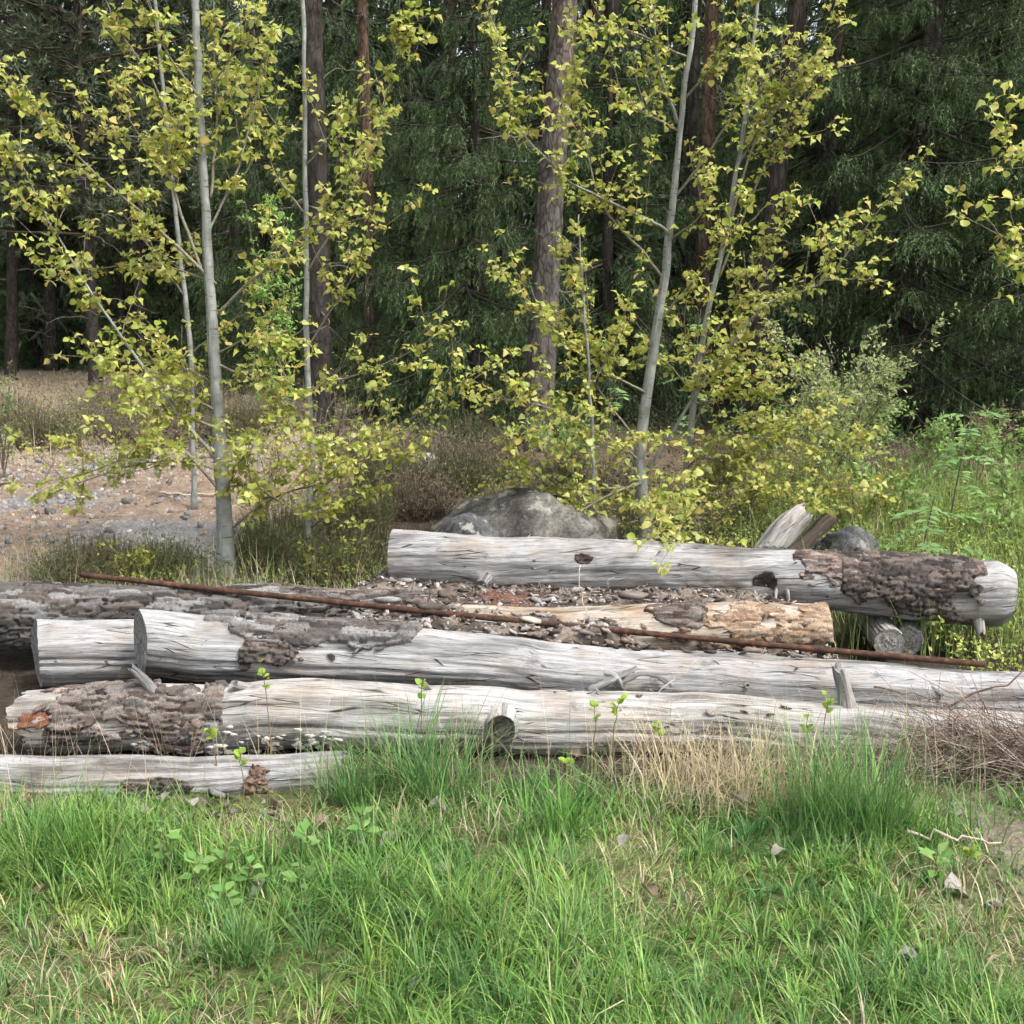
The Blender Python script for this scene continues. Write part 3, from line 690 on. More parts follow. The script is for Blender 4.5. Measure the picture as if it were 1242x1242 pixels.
PEB = chip_set('pebble', [(.42, .38, .34), (.30, .29, .28), (.22, .21, .21), (.48, .42, .36)], 12, .9, 200)
WCH = chip_set('wood_chip', [(.50, .44, .36), (.42, .39, .35), (.55, .47, .35)], 9, .16, 300)
def shade(me):
    c = np.zeros(len(me.vertices) * 4, np.float32); me.color_attributes['Col'].data.foreach_get('color', c); c = c.reshape(-1, 4)[:, :3].mean(0)
    v = c.mean(); warm = c[0] / max(c[2], 1e-4)
    return ('dark' if v < .085 else 'pale' if v > .33 else 'mid') + (' brown' if warm > 1.35 else ' grey')
def near(px, marks): return min(marks, key=lambda m: abs(m[0] - px))[1]
HEAP = [(430, 'at the left end of the heap'), (510, 'below the left end of the top log'), (590, 'beside the reddish crumbs'), (660, 'near the cream wood chunk'), (730, 'near the forked dry twig'), (800, 'at the start of the pale orange log'), (870, 'beside the orange bark'), (960, 'near the end of the pale orange log')]
def where_heap(px, py): return near(px, HEAP) + (' behind the bar' if py < 697 + (px - 98) * .0994 else ' before the bar')
def where_gravel(px, py): return near(px, [(0, 'at the left border'), (70, 'left of the middle'), (140, 'mid way'), (215, 'close to the tallest aspen')]) + (' on the upper gravel' if py < 575 else ' on the middle gravel' if py < 620 else ' on the lower brown gravel')
def where_bare(px, py): return near(px, [(1130, 'beside the tall dense tuft'), (1180, 'mid way'), (1235, 'at the right border')]) + (' on the upper bare patch' if py < 1040 else ' on the middle bare patch' if py < 1100 else ' on the lower bare patch')
def where_foot(px, py): return 'on soil below the slim bottom log, ' + near(px, [(140, 'under its left bark'), (210, 'mid way'), (270, 'by the small sprout'), (325, 'near its right end')])
def scatter(n, meshes, name, mtl, noun, cat, group, place, smin, smax, tilt=.35, where=where_heap):
    for _ in range(n):
        p = place(); me = meshes[rng.integers(len(meshes))]
        o = obj(name, me, mtl)
        sc = rng.uniform(smin, smax); o.location = (p[0], p[1], p[2] + .004); o.scale = (sc, sc, sc)
        o.rotation_euler = (rng.normal(0, tilt), rng.normal(0, tilt), rng.uniform(0, 6.28))
        px, py, _f = project(A(p)); f = (sc - smin) / (smax - smin)
        tag(o, ('small ' if f < .33 else 'larger ' if f > .67 else 'middling ') + shade(me) + ' ' + noun + ' ' + where(float(px), float(py)), cat, group)
def on_mound():
    while True:
        px, py = rng.uniform(400, 1000), rng.uniform(704, 800)
        y = np.linspace(4.45, 5.4, 300); q = at(px, py, y); d = q[:, 2] - mound_z(q[:, 0], y)
        if (d < 0).any() and d[0] > 0:
            k = int(np.argmax(d < 0)); return q[k]
scatter(240, CHIPS, 'bark_chip', M['chip'], 'bark chip', 'bark', 'bark chips on the debris heap', on_mound, .018, .066)
scatter(34, PEB, 'pebble', M['stone'], 'pebble', 'stone', 'stones on the debris heap', on_mound, .012, .026)
scatter(45, WCH, 'wood_chip', M['chip'], 'wood splinter', 'wood chip', 'wood splinters on the debris heap', on_mound, .014, .045)
nq = 5200; qx = rng.uniform(-1.0, 1.5, nq); qy = rng.uniform(4.45, 5.5, nq); bq = Buf()
for v in range(6):
    TV, TF = crumb_mesh(700 + v, .25); s = np.arange(nq)[v::6]; m_ = len(s)
    V, F = stamp(TV, TF, np.stack([qx[s], qy[s], mound_z(qx[s], qy[s]) + .004], 1), rng.normal(size=(m_, 3)) * A([1, 1, .45]), rng.normal(size=(m_, 3)) * .8 + A([0, 0, 1.]), .005 + .024 * rng.random(m_) ** 2.2)
    bq.add(V, F, np.repeat(pick([(.07, .058, .05), (.16, .135, .115), (.26, .235, .21), (.11, .085, .068), (.36, .34, .31), (.17, .115, .085), (.20, .19, .18)], m_, rng), len(TV), 0))
o = build(bq, 'bark_crumbs', M['chip']); tag(o, 'fine crumbs of bark and wood covering the heap between the logs', 'debris', kind='stuff')
# bigger pieces of bark and wood on the heap
for k, (px, py, y, sc, rz, ms, lab) in enumerate(((645, 752, 4.62, .062, -.5, WCH[0], 'large cream coloured wood chunk beside the bar on the debris heap'), (765, 722, 4.95, .085, .1, CHIPS[1], 'broad grey slab of bark under the top log'),
        (838, 742, 4.78, .08, .3, CHIPS[2], 'brown slab of bark on the pale orange log'), (700, 716, 5.02, .07, .9, CHIPS[3], 'light grey slab of bark on the heap below the dark knot'),
        (520, 735, 4.75, .075, .0, CHIPS[0], 'dark slab of bark on the heap beside the bar'), (470, 728, 4.9, .08, .2, CHIPS[3], 'silver slab of bark behind the bar'), (915, 790, 4.55, .06, -.1, CHIPS[4], 'reddish slab of bark against the second log'))):
    o = obj('bark_slab', ms, M['chip']); o.location = tuple(at(px, py, y)); o.scale = (sc, sc, sc); o.rotation_euler = (.15, .1, rz); tag(o, lab, 'bark')

# ------------------------------------------------------------------ boulders, plank, stump piece
def boulder(label, ctr, size, seed, material, name='boulder', flat_bottom=True, rz=0.0):
    import bmesh
    bm = bmesh.new(); bmesh.ops.create_icosphere(bm, subdivisions=5, radius=1)
    V = A([v.co[:] for v in bm.verts]); F = A([[v.index for v in f.verts] for f in bm.faces]); bm.free()
    rs = np.random.default_rng(seed); pn = norm(rs.normal(size=(16, 3)) + A([0, 0, .25])); off = rs.uniform(.72, 1.0, 16)
    k = np.min(np.where(V @ pn.T > .05, off[None] / np.maximum(V @ pn.T, .05), 9), axis=1).clip(.3, 1.05)       # split faces
    k = k + .07 * (fbm(V[:, 0] * 2.5 + seed, V[:, 1] * 2.5, V[:, 2] * 2.5, 3) - .5) * 2 + .30 * (np.abs(fbm(V[:, 0] * 3.5 + seed, V[:, 1] * 3.5, V[:, 2] * 6, 5) - .5)) - .04
    V = V * k[:, None] * A(size)
    cs, sn = math.cos(rz), math.sin(rz); V = np.stack([V[:, 0] * cs - V[:, 1] * sn, V[:, 0] * sn + V[:, 1] * cs, V[:, 2]], 1)
    o = obj(name, make_mesh(name, V, F, None, None, True), M[material], None, ctr)
    return tag(o, label, 'boulder')
def gp(px, y, up=0.0):
    x = float(at(px, 621, y)[0]); return A([x, y, float(gz(x, y)) + up])
boulder('large pale lichen covered boulder behind the top log', gp(640, 6.95, .05), (.70, .50, .44), 3, 'rock')
boulder('dark rough boulder lying against the left foot of the pale boulder', gp(575, 6.62, .08), (.36, .30, .28), 8, 'rock_dark')
boulder('small flat grey stone among the heather', gp(516, 9.6, .10), (.24, .17, .12), 12, 'rock_pale')
boulder('grey boulder beside the leaning plank', gp(1028, 6.3, .16), (.20, .18, .18), 15, 'rock_dark')
boulder('dark angular rock behind the top log left of the plank', gp(930, 6.25, .12), (.18, .18, .15), 18, 'rock_dark')
boulder('small grey stone half hidden at the left end of the top log', gp(472, 5.65, .17), (.10, .1, .12), 22, 'rock')
boulder('pale stone beside the dark pine at the clearing edge', gp(482, 11.6, .05), (.17, .15, .13), 27, 'rock')
b = Buf(); q0, q1 = at(960, 674, 6.02), at(1008, 627, 6.22); d = norm(q1 - q0); wv = norm(np.cross(d, A([0, -1., .3]))) ; th = np.cross(d, wv)
nseg = 12; Vp = []
for k in range(nseg):
    c0 = lerp(q0, q1, k / (nseg - 1))
    for (a, e) in ((-1, -1), (1, -1), (1, 1), (-1, 1)):
        Vp.append(c0 + wv * a * (.042 + .003 * math.sin(k * 1.7)) + th * e * .016 + d * (.02 * a if k == nseg - 1 else 0))
Vp = A(Vp); k4 = np.arange(nseg - 1)[:, None] * 4; Fp = np.concatenate([k4 + A([[j, (j + 1) % 4, 4 + (j + 1) % 4, 4 + j]]) for j in range(4)])
Fp = [np.vstack([Fp, [[0, 1, 2, 3]], [[4 * nseg - 4, 4 * nseg - 3, 4 * nseg - 2, 4 * nseg - 1]]])]
Uu = np.stack([np.repeat(np.arange(nseg) * .03, 4), np.tile([0, .12, .15, .27], nseg)], 1); b.add(Vp, Fp, None, Uu)
o = build(b, 'plank', M['plank']); tag(o, 'dark brown plank leaning on the rocks behind the top log', 'plank')
make_log('white bleached broken stump piece leaning behind the plank', np.vstack([at(915, 690, 6.30), at(950, 645, 6.42), at(982, 616, 6.5)]), [.075, .08, .055], 50, 'wood_white', rough_end=(0, .07), warp=.4, name='stump_piece')

# ------------------------------------------------------------------ leaves and trees
def leaf_template(fold=.35, cup=.15, petiole=.5, wide=1.0, rag=0, twistv=0.0):
    V = A([[0, 0, 0], [.35, 0, 0], [.72, 0, 0], [1.05, 0, .0], [.10, .34, 0], [.45, .52, 0], [.84, .34, 0], [.10, -.34, 0], [.45, -.52, 0], [.84, -.34, 0], [-petiole, .02, 0], [-petiole, -.02, 0], [0, .02, 0], [0, -.02, 0]], float)
    V[4:10, 1] *= wide
    if rag: V[3:10, :2] *= 1 + .16 * np.random.default_rng(rag).normal(size=(7, 1)).clip(-1.5, 1.5)
    V[:, 2] = fold * abs(V[:, 1]) - cup * (V[:, 0] - .4) ** 2 + twistv * V[:, 0] * V[:, 1]
    T = A([[0, 1, 4], [4, 1, 5], [1, 2, 5], [5, 2, 6], [2, 3, 6], [0, 7, 1], [7, 8, 1], [1, 8, 2], [8, 9, 2], [2, 9, 3]])
    return V, [T, A([[10, 11, 13, 12]])]
LT = [leaf_template(.35, .2, .5, 1.0, 1, .4), leaf_template(.65, .6, .6, .85, 2, -.5), leaf_template(.15, .45, .4, .95, 0), leaf_template(1.0, .4, .5, .7, 3, .3), leaf_template(.3, -.6, .7, .8, 4, .6), leaf_template(1.5, .8, .4, .55, 5)]
ASPEN_COLS = [(.43, .475, .105), (.51, .54, .145), (.36, .42, .085), (.57, .57, .20), (.49, .42, .13), (.47, .52, .18), (.30, .37, .075)]
LEAFM = []
for v in range(6):
    for c in ASPEN_COLS:
        TV, TF = LT[v]; cc = np.tile(A(c), (len(TV), 1)); cc[3] = cc[3] * A([1.1, .8, .8]); cc[[6, 9]] *= A([1.05, .95, .9])
        LEAFM.append((TV, TF, cc, make_mesh('leaf', TV, TF, cc, None, True)))
for l in LEAFM: l[3].materials.append(M['leaf'])
def aspen(label, trunk, depth, radii, branches, seed, clusters=1.0, twig_up=.4, group=None, top=None, leaf=.0405, nleaf=300, name='aspen_tree', leaf_from=0.0):
    """trunk, branches: photo polylines at real depths; branch = (pts, depth0, depth1, r0)"""
    r = np.random.default_rng(seed)
    P = np.vstack([at(x, y, depth + (dd if len(q) else 0)) for (x, y, *q) in trunk for dd in [(q[0] if q else 0)]])
    base = P[0].copy(); base[2] = float(gz(base[0], base[1])); P[0, 2] = base[2] - .05
    if top: P = np.vstack([P, P[-1] + A(top)]); radii = list(radii) + [.008]
    t = empty(name, base, label, 'tree', group)
    n = 60; C = spline(P, n); R = np.interp(np.linspace(0, 1, n), np.linspace(0, 1, len(radii)), radii) * (1 + .10 * (vn(np.arange(n) * .7, seed) - .5)) * (1 + .55 * np.exp(-np.maximum(C[:, 2] - base[2], 0) / .07))
    C[1:-1] += .012 * (np.stack([vn(np.arange(n) * .4, seed + k) for k in range(3)], 1)[1:-1] - .5)
    V, F, U = tube(C, R, 14); b = Buf(); b.add(V, F, None, U); build(b, 'trunk', M['aspen'], t, True)
    shoots = []                                                     # (polyline) that carry leaves
    for (pts, d0, d1, r0) in branches:
        k = len(pts); Bp = np.vstack([at(x, y, lerp(d0, d1, i / (k - 1))) for i, (x, y) in enumerate(pts)])
        n2 = 10 + 6 * k; Cb = spline(Bp, n2); Lb = np.linalg.norm(np.diff(Cb, axis=0), axis=1).sum()
        Cb[1:] += .018 * (np.stack([fbm(np.arange(n2) * .35, seed + 3 * q + len(shoots)) for q in range(3)], 1)[1:] - .5)
        V, F, U = tube(Cb, np.linspace(r0, .0018, n2), 7); b = Buf(); b.add(V, F, np.tile(A([.22, .20, .15]), (len(V), 1)), U)
        br = build(b, 'branch', M['aspen'] if r0 > .011 else M['twig'], t, True)
        shoots.append((Cb, .15, Lb))
        # side twigs
        nt_ = max(3, int(Lb * 8.5 * clusters)); tb = Buf()
        for q in range(nt_):
            f = r.uniform(.18, .97); i = int(f * (n2 - 2)); tan = norm(Cb[i + 1] - Cb[i])
            dv = norm(tan * .8 + norm(r.normal(size=3)) * .95 + A([0, 0, twig_up])); Lt = r.uniform(.10, .55) * (1.1 - .5 * f)
            s = np.linspace(0, 1, 6)[:, None]; Ct = Cb[i] + dv * Lt * s + A([0, 0, .12 * Lt]) * s ** 2 + .01 * r.normal(size=(6, 3)) * s
            V, F, U = tube(Ct, np.linspace(.0028, .0014, 6), 5, False); tb.add(V, F, np.tile(A([.20, .17, .12]), (len(V), 1)), U); shoots.append((Ct, .1, Lt))
        if tb.n: obj('side_shoots', tb.mesh('side_shoots', True, base), M['twig'], br)['kind'] = 'stuff'
    LP, LX, LN, LS = [], [], [], []
    for (Cs, f0, Ls) in shoots:
        nc = max(2, int(Ls / .062 * clusters))
        for f in np.concatenate([[1.0], f0 + (1 - f0) * r.random(nc - 1)]):
            k = f * (len(Cs) - 1.001); i = int(k); p = lerp(Cs[i], Cs[i + 1], k - i) + r.normal(0, .024, 3)
            m = int(r.integers(3, 7))
            ang = r.uniform(0, 6.28) + np.arange(m) * 2.4
            X = np.stack([np.cos(ang), np.sin(ang), r.normal(-.25, .55, m)], 1); X = norm(X)
            sz = (.45 + .8 * r.random(m) ** .8) * leaf * r.uniform(.75, 1.15)
            LP.append(p + X * (sz * .45)[:, None]); LX.append(X); LS.append(sz)
            LN.append(r.normal(0, .5, (m, 3)) + A([0, -.15, .9]))
    LP, LX, LN, LS = np.vstack(LP), np.vstack(LX), np.vstack(LN), np.concatenate(LS)
    kind = r.integers(len(LEAFM), size=len(LP))
    px, py, f = project(LP); inside = (px > 0) & (px < 1242) & (py > 0) & (py < 1242)
    order = np.argsort(-(LS / f) * inside * r.uniform(.6, 1, len(LP)))
    X = norm(LX); Z = norm(LN - (LN * X).sum(1, keepdims=True) * X); Y = np.cross(Z, X)
    for i in order[:nleaf]:
        o = bpy.data.objects.new('leaf', LEAFM[kind[i]][3]); COL.objects.link(o); o.parent = t
        Mx = np.eye(4); Mx[:3, 0], Mx[:3, 1], Mx[:3, 2] = X[i] * LS[i], Y[i] * LS[i], Z[i] * LS[i]; Mx[:3, 3] = LP[i] - base
        o.matrix_local = Matrix(Mx.tolist())
    rest = order[nleaf:]
    if len(rest):
        b = Buf()
        for v in range(len(LEAFM)):
            s = rest[kind[rest] == v]
            if not len(s): continue
            TV, TF, cc, _ = LEAFM[v]; V, F = stamp(TV, TF, LP[s], LX[s], LN[s], LS[s]); b.add(V, F, np.tile(cc, (len(s), 1)) * np.repeat(r.uniform(.85, 1.15, len(s)), len(TV))[:, None])
        o = build(b, 'foliage', M['leaf'], t, True); o['kind'] = 'stuff'
    return t
AG = 'young aspens in fresh leaf behind the logs'
aspen('tallest pale trunked young aspen behind the left part of the logs', [(275, 705), (268, 560), (260, 430), (252, 300), (246, 200), (240, 80), (237, 0), (234, -160)], 6.5, [.052, .043, .034, .027, .024, .022, .020, .016],
    [([(262, 345), (190, 275), (110, 205), (45, 135), (5, 85)], 6.5, 6.2, .011), ([(266, 560), (235, 525), (155, 420), (90, 320), (40, 230), (15, 170)], 6.5, 6.1, .013),
     ([(265, 379), (300, 345), (355, 298), (390, 255), (419, 216), (440, 160)], 6.5, 6.3, .010), ([(255, 240), (263, 150), (260, 50), (258, -40)], 6.5, 6.6, .009),
     ([(248, 335), (210, 230), (203, 190), (193, 115), (149, 44), (128, 0), (110, -60)], 6.5, 6.25, .010), ([(272, 600), (220, 545), (180, 545), (100, 575), (20, 590)], 6.5, 6.0, .011),
     ([(270, 575), (230, 560), (170, 562), (100, 585), (40, 605)], 6.5, 6.2, .008), ([(280, 640), (330, 605), (390, 585), (430, 560)], 6.5, 6.2, .010),
     ([(266, 470), (230, 450), (190, 440), (60, 430)], 6.5, 6.6, .008), ([(268, 500), (200, 470), (150, 490)], 6.5, 6.1, .008), ([(262, 440), (320, 470), (370, 510), (400, 560)], 6.5, 6.2, .008),
     ([(250, 290), (290, 200), (310, 120), (330, 40)], 6.5, 6.7, .008), ([(247, 210), (180, 170), (110, 160)], 6.5, 6.7, .007), ([(243, 120), (200, 60), (180, 0)], 6.5, 6.3, .007),
     ([(243, 120), (280, 70), (310, 10)], 6.5, 6.3, .007), ([(256, 340), (180, 320), (100, 330)], 6.5, 6.8, .007), ([(262, 430), (320, 400), (350, 420)], 6.5, 6.2, .006), ([(272, 610), (290, 560), (330, 540)], 6.5, 6.1, .008), ([(270, 590), (310, 590), (360, 620), (400, 610)], 6.5, 6.2, .008), ([(268, 520), (210, 500), (150, 470), (90, 480)], 6.5, 6.2, .008), ([(266, 480), (300, 450), (340, 480), (380, 470)], 6.5, 6.3, .007)],
    1, 1.1, group=AG, top=(-.1, .1, 2.2))
aspen('slim aspen just right of the tallest one, its branch reaching over the heather', [(372, 690), (378, 560), (373, 430), (371, 300), (370, 150), (368, 0), (366, -120)], 6.9, [.022, .020, .018, .016, .014, .012, .010],
    [([(378, 600), (400, 583), (444, 546), (498, 519), (525, 492), (559, 465), (603, 431)], 6.9, 6.3, .009), ([(376, 475), (400, 463), (437, 453), (495, 427), (545, 395)], 6.9, 6.5, .007),
     ([(373, 330), (420, 250), (455, 170), (475, 90), (490, 10)], 6.9, 6.6, .007), ([(372, 200), (420, 140), (500, 50)], 6.9, 6.7, .006), ([(374, 420), (430, 330), (470, 250)], 6.9, 6.7, .006),
     ([(378, 560), (330, 520), (300, 530)], 6.9, 6.7, .006), ([(371, 260), (330, 200), (340, 120)], 6.9, 7.0, .006), ([(376, 640), (420, 610), (480, 590)], 6.9, 6.6, .007), ([(376, 520), (430, 510), (470, 545), (520, 540)], 6.9, 6.4, .007)],
    2, .95, group=AG, top=(0, 0, .8))
aspen('thin whitish aspen standing behind the tallest one', [(232, 560), (231, 430), (215, 280), (200, 130), (190, 20), (182, -80)], 8.2, [.020, .018, .016, .014, .012, .010],
    [([(224, 360), (180, 300), (150, 260)], 8.2, 8.0, .006), ([(208, 220), (160, 150), (140, 100)], 8.2, 8.0, .006), ([(205, 180), (240, 110), (290, 90)], 8.2, 8.0, .006), ([(231, 430), (290, 380), (300, 340)], 8.2, 8.0, .006)], 3, .8, group=AG, nleaf=160, leaf=.048)
aspen('stoutest aspen behind the top log, leaning and branching low', [(783, 665), (778, 590), (776, 540), (800, 380), (815, 260), (825, 150), (840, 30), (848, -80)], 7.3, [.048, .044, .040, .029, .023, .019, .017, .014],
    [([(812, 285), (796, 272), (721, 237), (687, 216), (643, 172), (616, 122), (610, 68), (589, 5)], 7.3, 6.7, .012), ([(806, 340), (780, 305), (731, 247), (704, 149), (698, 101), (693, 0)], 7.3, 7.0, .010),
     ([(822, 150), (797, 70), (795, -20)], 7.3, 7.2, .013), ([(790, 480), (735, 450), (680, 410), (640, 365), (595, 312)], 7.3, 6.7, .009), ([(778, 590), (694, 593), (664, 583), (633, 559), (600, 512)], 7.3, 6.6, .010),
     ([(780, 585), (755, 593), (694, 623), (654, 640), (606, 689)], 7.3, 6.3, .011), ([(778, 560), (720, 520), (650, 490), (560, 480)], 7.3, 6.5, .009), ([(830, 120), (880, 60), (900, -10)], 7.3, 7.0, .009),
     ([(818, 240), (870, 170), (900, 110), (915, 40)], 7.3, 7.0, .009), ([(800, 390), (850, 330), (890, 280), (905, 230)], 7.3, 6.9, .009), ([(780, 580), (830, 500), (870, 440), (930, 370), (1000, 340), (1070, 250), (1105, 222)], 7.3, 6.6, .012),
     ([(1000, 340), (1040, 338), (1076, 340)], 6.75, 6.6, .004), ([(985, 345), (1003, 310), (1002, 268)], 6.75, 6.6, .004), ([(776, 540), (720, 460), (715, 400), (710, 320)], 7.3, 7.0, .008),
     ([(780, 630), (720, 640), (690, 560), (640, 520)], 7.3, 6.7, .007), ([(783, 640), (790, 610), (830, 620), (800, 690)], 7.3, 5.0, .007), ([(835, 70), (770, 40), (720, 30)], 7.3, 7.0, .008), ([(825, 160), (760, 120), (740, 50)], 7.3, 7.0, .008), ([(812, 290), (850, 260), (860, 200)], 7.3, 7.0, .007)],
    4, 1.0, group=AG, top=(.15, 0, 2.0))
aspen('greyish aspen just right of the stoutest, with long low branches to the right', [(830, 650), (833, 560), (850, 430), (880, 280), (900, 170), (912, 80), (925, -40)], 7.8, [.026, .024, .021, .017, .014, .012, .010],
    [([(833, 600), (852, 610), (890, 600), (933, 586), (1000, 590), (1080, 600)], 7.8, 7.0, .010), ([(832, 570), (849, 557), (903, 556), (960, 562), (1080, 550)], 7.8, 7.1, .009), ([(848, 440), (915, 320), (940, 290), (960, 240)], 7.8, 7.4, .008),
     ([(870, 330), (915, 172), (960, 112), (984, 78), (1015, 3)], 7.8, 7.5, .010), ([(868, 345), (923, 210), (944, 169), (981, 118), (1000, 60)], 7.8, 7.4, .009), ([(840, 510), (880, 470), (930, 450), (980, 430)], 7.8, 7.3, .008),
     ([(836, 540), (890, 510), (930, 520), (1000, 510)], 7.8, 7.2, .008), ([(895, 200), (940, 120), (950, 40)], 7.8, 7.6, .008), ([(843, 480), (800, 430), (770, 420)], 7.8, 7.5, .007), ([(830, 620), (870, 570), (900, 540)], 7.8, 7.4, .007), ([(845, 455), (830, 390), (845, 330)], 7.8, 7.6, .007),
     ([(838, 520), (890, 420), (900, 370), (950, 350)], 7.8, 7.5, .008), ([(832, 600), (880, 640), (930, 620), (960, 640)], 7.8, 7.2, .007), ([(836, 545), (880, 560), (950, 530), (1010, 545), (1060, 520)], 7.8, 7.0, .008), ([(834, 580), (900, 590), (960, 610), (1040, 620)], 7.8, 6.9, .008), ([(842, 490), (900, 480), (960, 470)], 7.8, 7.2, .007)],
    5, 1.0, group=AG, top=(.15, 0, 1.4))
aspen('slender dark aspen sapling in front of the big pine', [(735, 660), (722, 600), (719, 550), (714, 450), (706, 350), (702, 260)], 7.0, [.014, .013, .012, .010, .007, .004],
    [([(718, 540), (680, 500), (660, 440)], 7.0, 6.9, .005), ([(715, 470), (745, 420), (760, 370)], 7.0, 6.9, .005), ([(710, 400), (690, 340), (680, 290)], 7.0, 6.9, .004), ([(720, 590), (760, 540), (780, 530)], 7.0, 6.8, .005)], 6, 1.0, group=AG, nleaf=220)
aspen('aspen beyond the right edge, only two leafy twigs showing', [(1400, 640), (1395, 400), (1390, 150), (1385, -50)], 5.6, [.03, .026, .02, .014],
    [([(1394, 350), (1300, 300), (1242, 320), (1222, 300), (1194, 258)], 5.6, 5.3, .007), ([(1392, 250), (1310, 200), (1242, 190), (1225, 172), (1198, 145)], 5.6, 5.3, .006)], 7, .8, group=AG, nleaf=120, leaf=.042)

# ------------------------------------------------------------------ conifers
SPR = [(.054, .092, .034), (.066, .110, .042), (.084, .128, .050), (.042, .074, .030), (.098, .140, .060)]
PIN = [(.095, .128, .072), (.118, .150, .088), (.075, .105, .058), (.14, .17, .105)]
def spruce_parts(H, Lmax, seed, low=.3, dens=1.0, nl=.05, nw=.008, whorl=.30, per=7, droop=.38, cols=SPR):
    """needle and wood buffers of a weeping spruce standing at the origin"""
    r = np.random.default_rng(seed); nb, wb = Buf(), Buf()
    C = np.stack([.05 * np.sin(np.linspace(0, 3, 30)), 0 * np.linspace(0, 1, 30), np.linspace(-.1, H, 30)], 1)
    P, D, T0, T1, TT = [], [], [], [], []
    h = low
    while h < H - .15:
        f = h / H; L0 = Lmax * (1 - f) ** .8 + .12
        for _ in range(per):
            a = r.uniform(0, 2 * PI); L = L0 * r.uniform(.5, 1.18); hh = h + r.normal(0, .05)
            s = np.linspace(0, 1, 12); dr = droop * r.uniform(.6, 1.3)
            rad = L * s; z = hh - dr * L * s * (1 - f * .8) + .30 * dr * L * s ** 3
            ax = A([math.cos(a), math.sin(a), 0]); sd = A([-math.sin(a), math.cos(a), 0])
            Bp = ax * rad[:, None] + A([0, 0, 1.]) * z[:, None] + sd * (.08 * L * np.sin(s * 3 + a))[:, None]
            wb.add(*tube(Bp, np.linspace(.012 + .008 * L / Lmax, .003, 12), 4, False)[:2], A([.055, .052, .04]))
            m = max(4, int(26 * L * dens)); k = r.uniform(.12, 1, m) * 11 - 1e-3; i = k.astype(int).clip(0, 10); b0 = Bp[i] + (Bp[i + 1] - Bp[i]) * (k - i)[:, None]
            tl = r.uniform(.12, .42, m) * (.5 + .5 * L / Lmax)
            sg = r.choice([-1, 1], m)[:, None]
            dv = norm(ax * .55 + sd * sg * r.uniform(.2, .9, m)[:, None] + A([0, 0, -1.]) * r.uniform(.25, 1.3, m)[:, None] + .2 * r.normal(size=(m, 3)))
            e = b0 + dv * tl[:, None]; e2 = e + A([0, 0, -1.]) * (tl * .35)[:, None]
            T0.append(b0); T1.append(e)
            ns = max(5, int(11 * dens ** .5))
            for q in range(ns):
                t = (q + r.random(m)) / ns
                p = (1 - t)[:, None] ** 2 * b0 + 2 * (t * (1 - t))[:, None] * e + (t ** 2)[:, None] * e2
                d = norm(norm(dv * (1 - t)[:, None] + A([0, 0, -.8]) * t[:, None]) + .55 * r.normal(size=(m, 3)))
                P.append(p); D.append(d); TT.append(t)
        h += whorl * r.uniform(.8, 1.2)
    P, D = np.vstack(P), np.vstack(D); n = len(P)
    V, F = needles(P, D, nl * r.uniform(.7, 1.3, n), nw * r.uniform(.8, 1.2, n), r)
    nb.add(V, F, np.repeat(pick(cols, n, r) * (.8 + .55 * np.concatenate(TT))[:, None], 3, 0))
    if len(T0):
        V, F = twigs(np.vstack(T0)[::3], np.vstack(T1)[::3], .0035, .0015); wb.add(V, F, A([.06, .05, .04]))
    tb = Buf(); V, F, U = tube(C, np.linspace(.018 * H + .02, .01, 30), 12); tb.add(V, F, None, U)
    return tb, wb, nb
def conifer_meshes(parts, key):
    tb, wb, nb = parts
    return [('trunk', tb.mesh(key + '_trunk', True), M['pine_dark']), ('limbs', wb.mesh(key + '_limbs'), M['twig']), ('crown', nb.mesh(key + '_crown'), M['needle'])]
def plant(meshes, name, loc, rz, sc, label, cat='tree', group=None):
    t = empty(name, loc, label, cat, group); t.rotation_euler = (0, 0, rz); t.scale = (sc, sc, sc)
    for (n, me, mt) in meshes: obj(n, me, mt, t)
    return t
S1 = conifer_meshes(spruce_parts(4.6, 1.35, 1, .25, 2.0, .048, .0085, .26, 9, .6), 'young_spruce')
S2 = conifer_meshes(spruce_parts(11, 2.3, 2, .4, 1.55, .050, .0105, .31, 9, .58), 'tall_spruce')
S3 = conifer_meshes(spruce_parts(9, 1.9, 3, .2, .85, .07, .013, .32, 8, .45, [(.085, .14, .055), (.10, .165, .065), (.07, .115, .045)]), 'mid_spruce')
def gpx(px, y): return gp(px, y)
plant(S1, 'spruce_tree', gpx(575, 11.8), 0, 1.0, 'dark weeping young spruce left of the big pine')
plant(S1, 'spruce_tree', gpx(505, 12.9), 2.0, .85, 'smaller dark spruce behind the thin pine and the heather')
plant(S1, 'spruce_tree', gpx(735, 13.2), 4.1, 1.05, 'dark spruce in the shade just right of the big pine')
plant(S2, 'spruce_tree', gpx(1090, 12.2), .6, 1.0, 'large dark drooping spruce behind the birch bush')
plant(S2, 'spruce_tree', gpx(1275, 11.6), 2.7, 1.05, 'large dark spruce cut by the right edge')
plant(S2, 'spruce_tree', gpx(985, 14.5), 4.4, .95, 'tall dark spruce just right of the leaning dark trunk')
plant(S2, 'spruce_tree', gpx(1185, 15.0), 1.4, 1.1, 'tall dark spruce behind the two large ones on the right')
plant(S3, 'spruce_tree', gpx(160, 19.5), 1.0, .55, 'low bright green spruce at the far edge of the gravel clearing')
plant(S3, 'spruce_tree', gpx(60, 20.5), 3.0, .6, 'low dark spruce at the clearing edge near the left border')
plant(S3, 'spruce_tree', gpx(300, 18.5), 5.0, .7, 'low spruce at the clearing edge behind the tallest aspen')
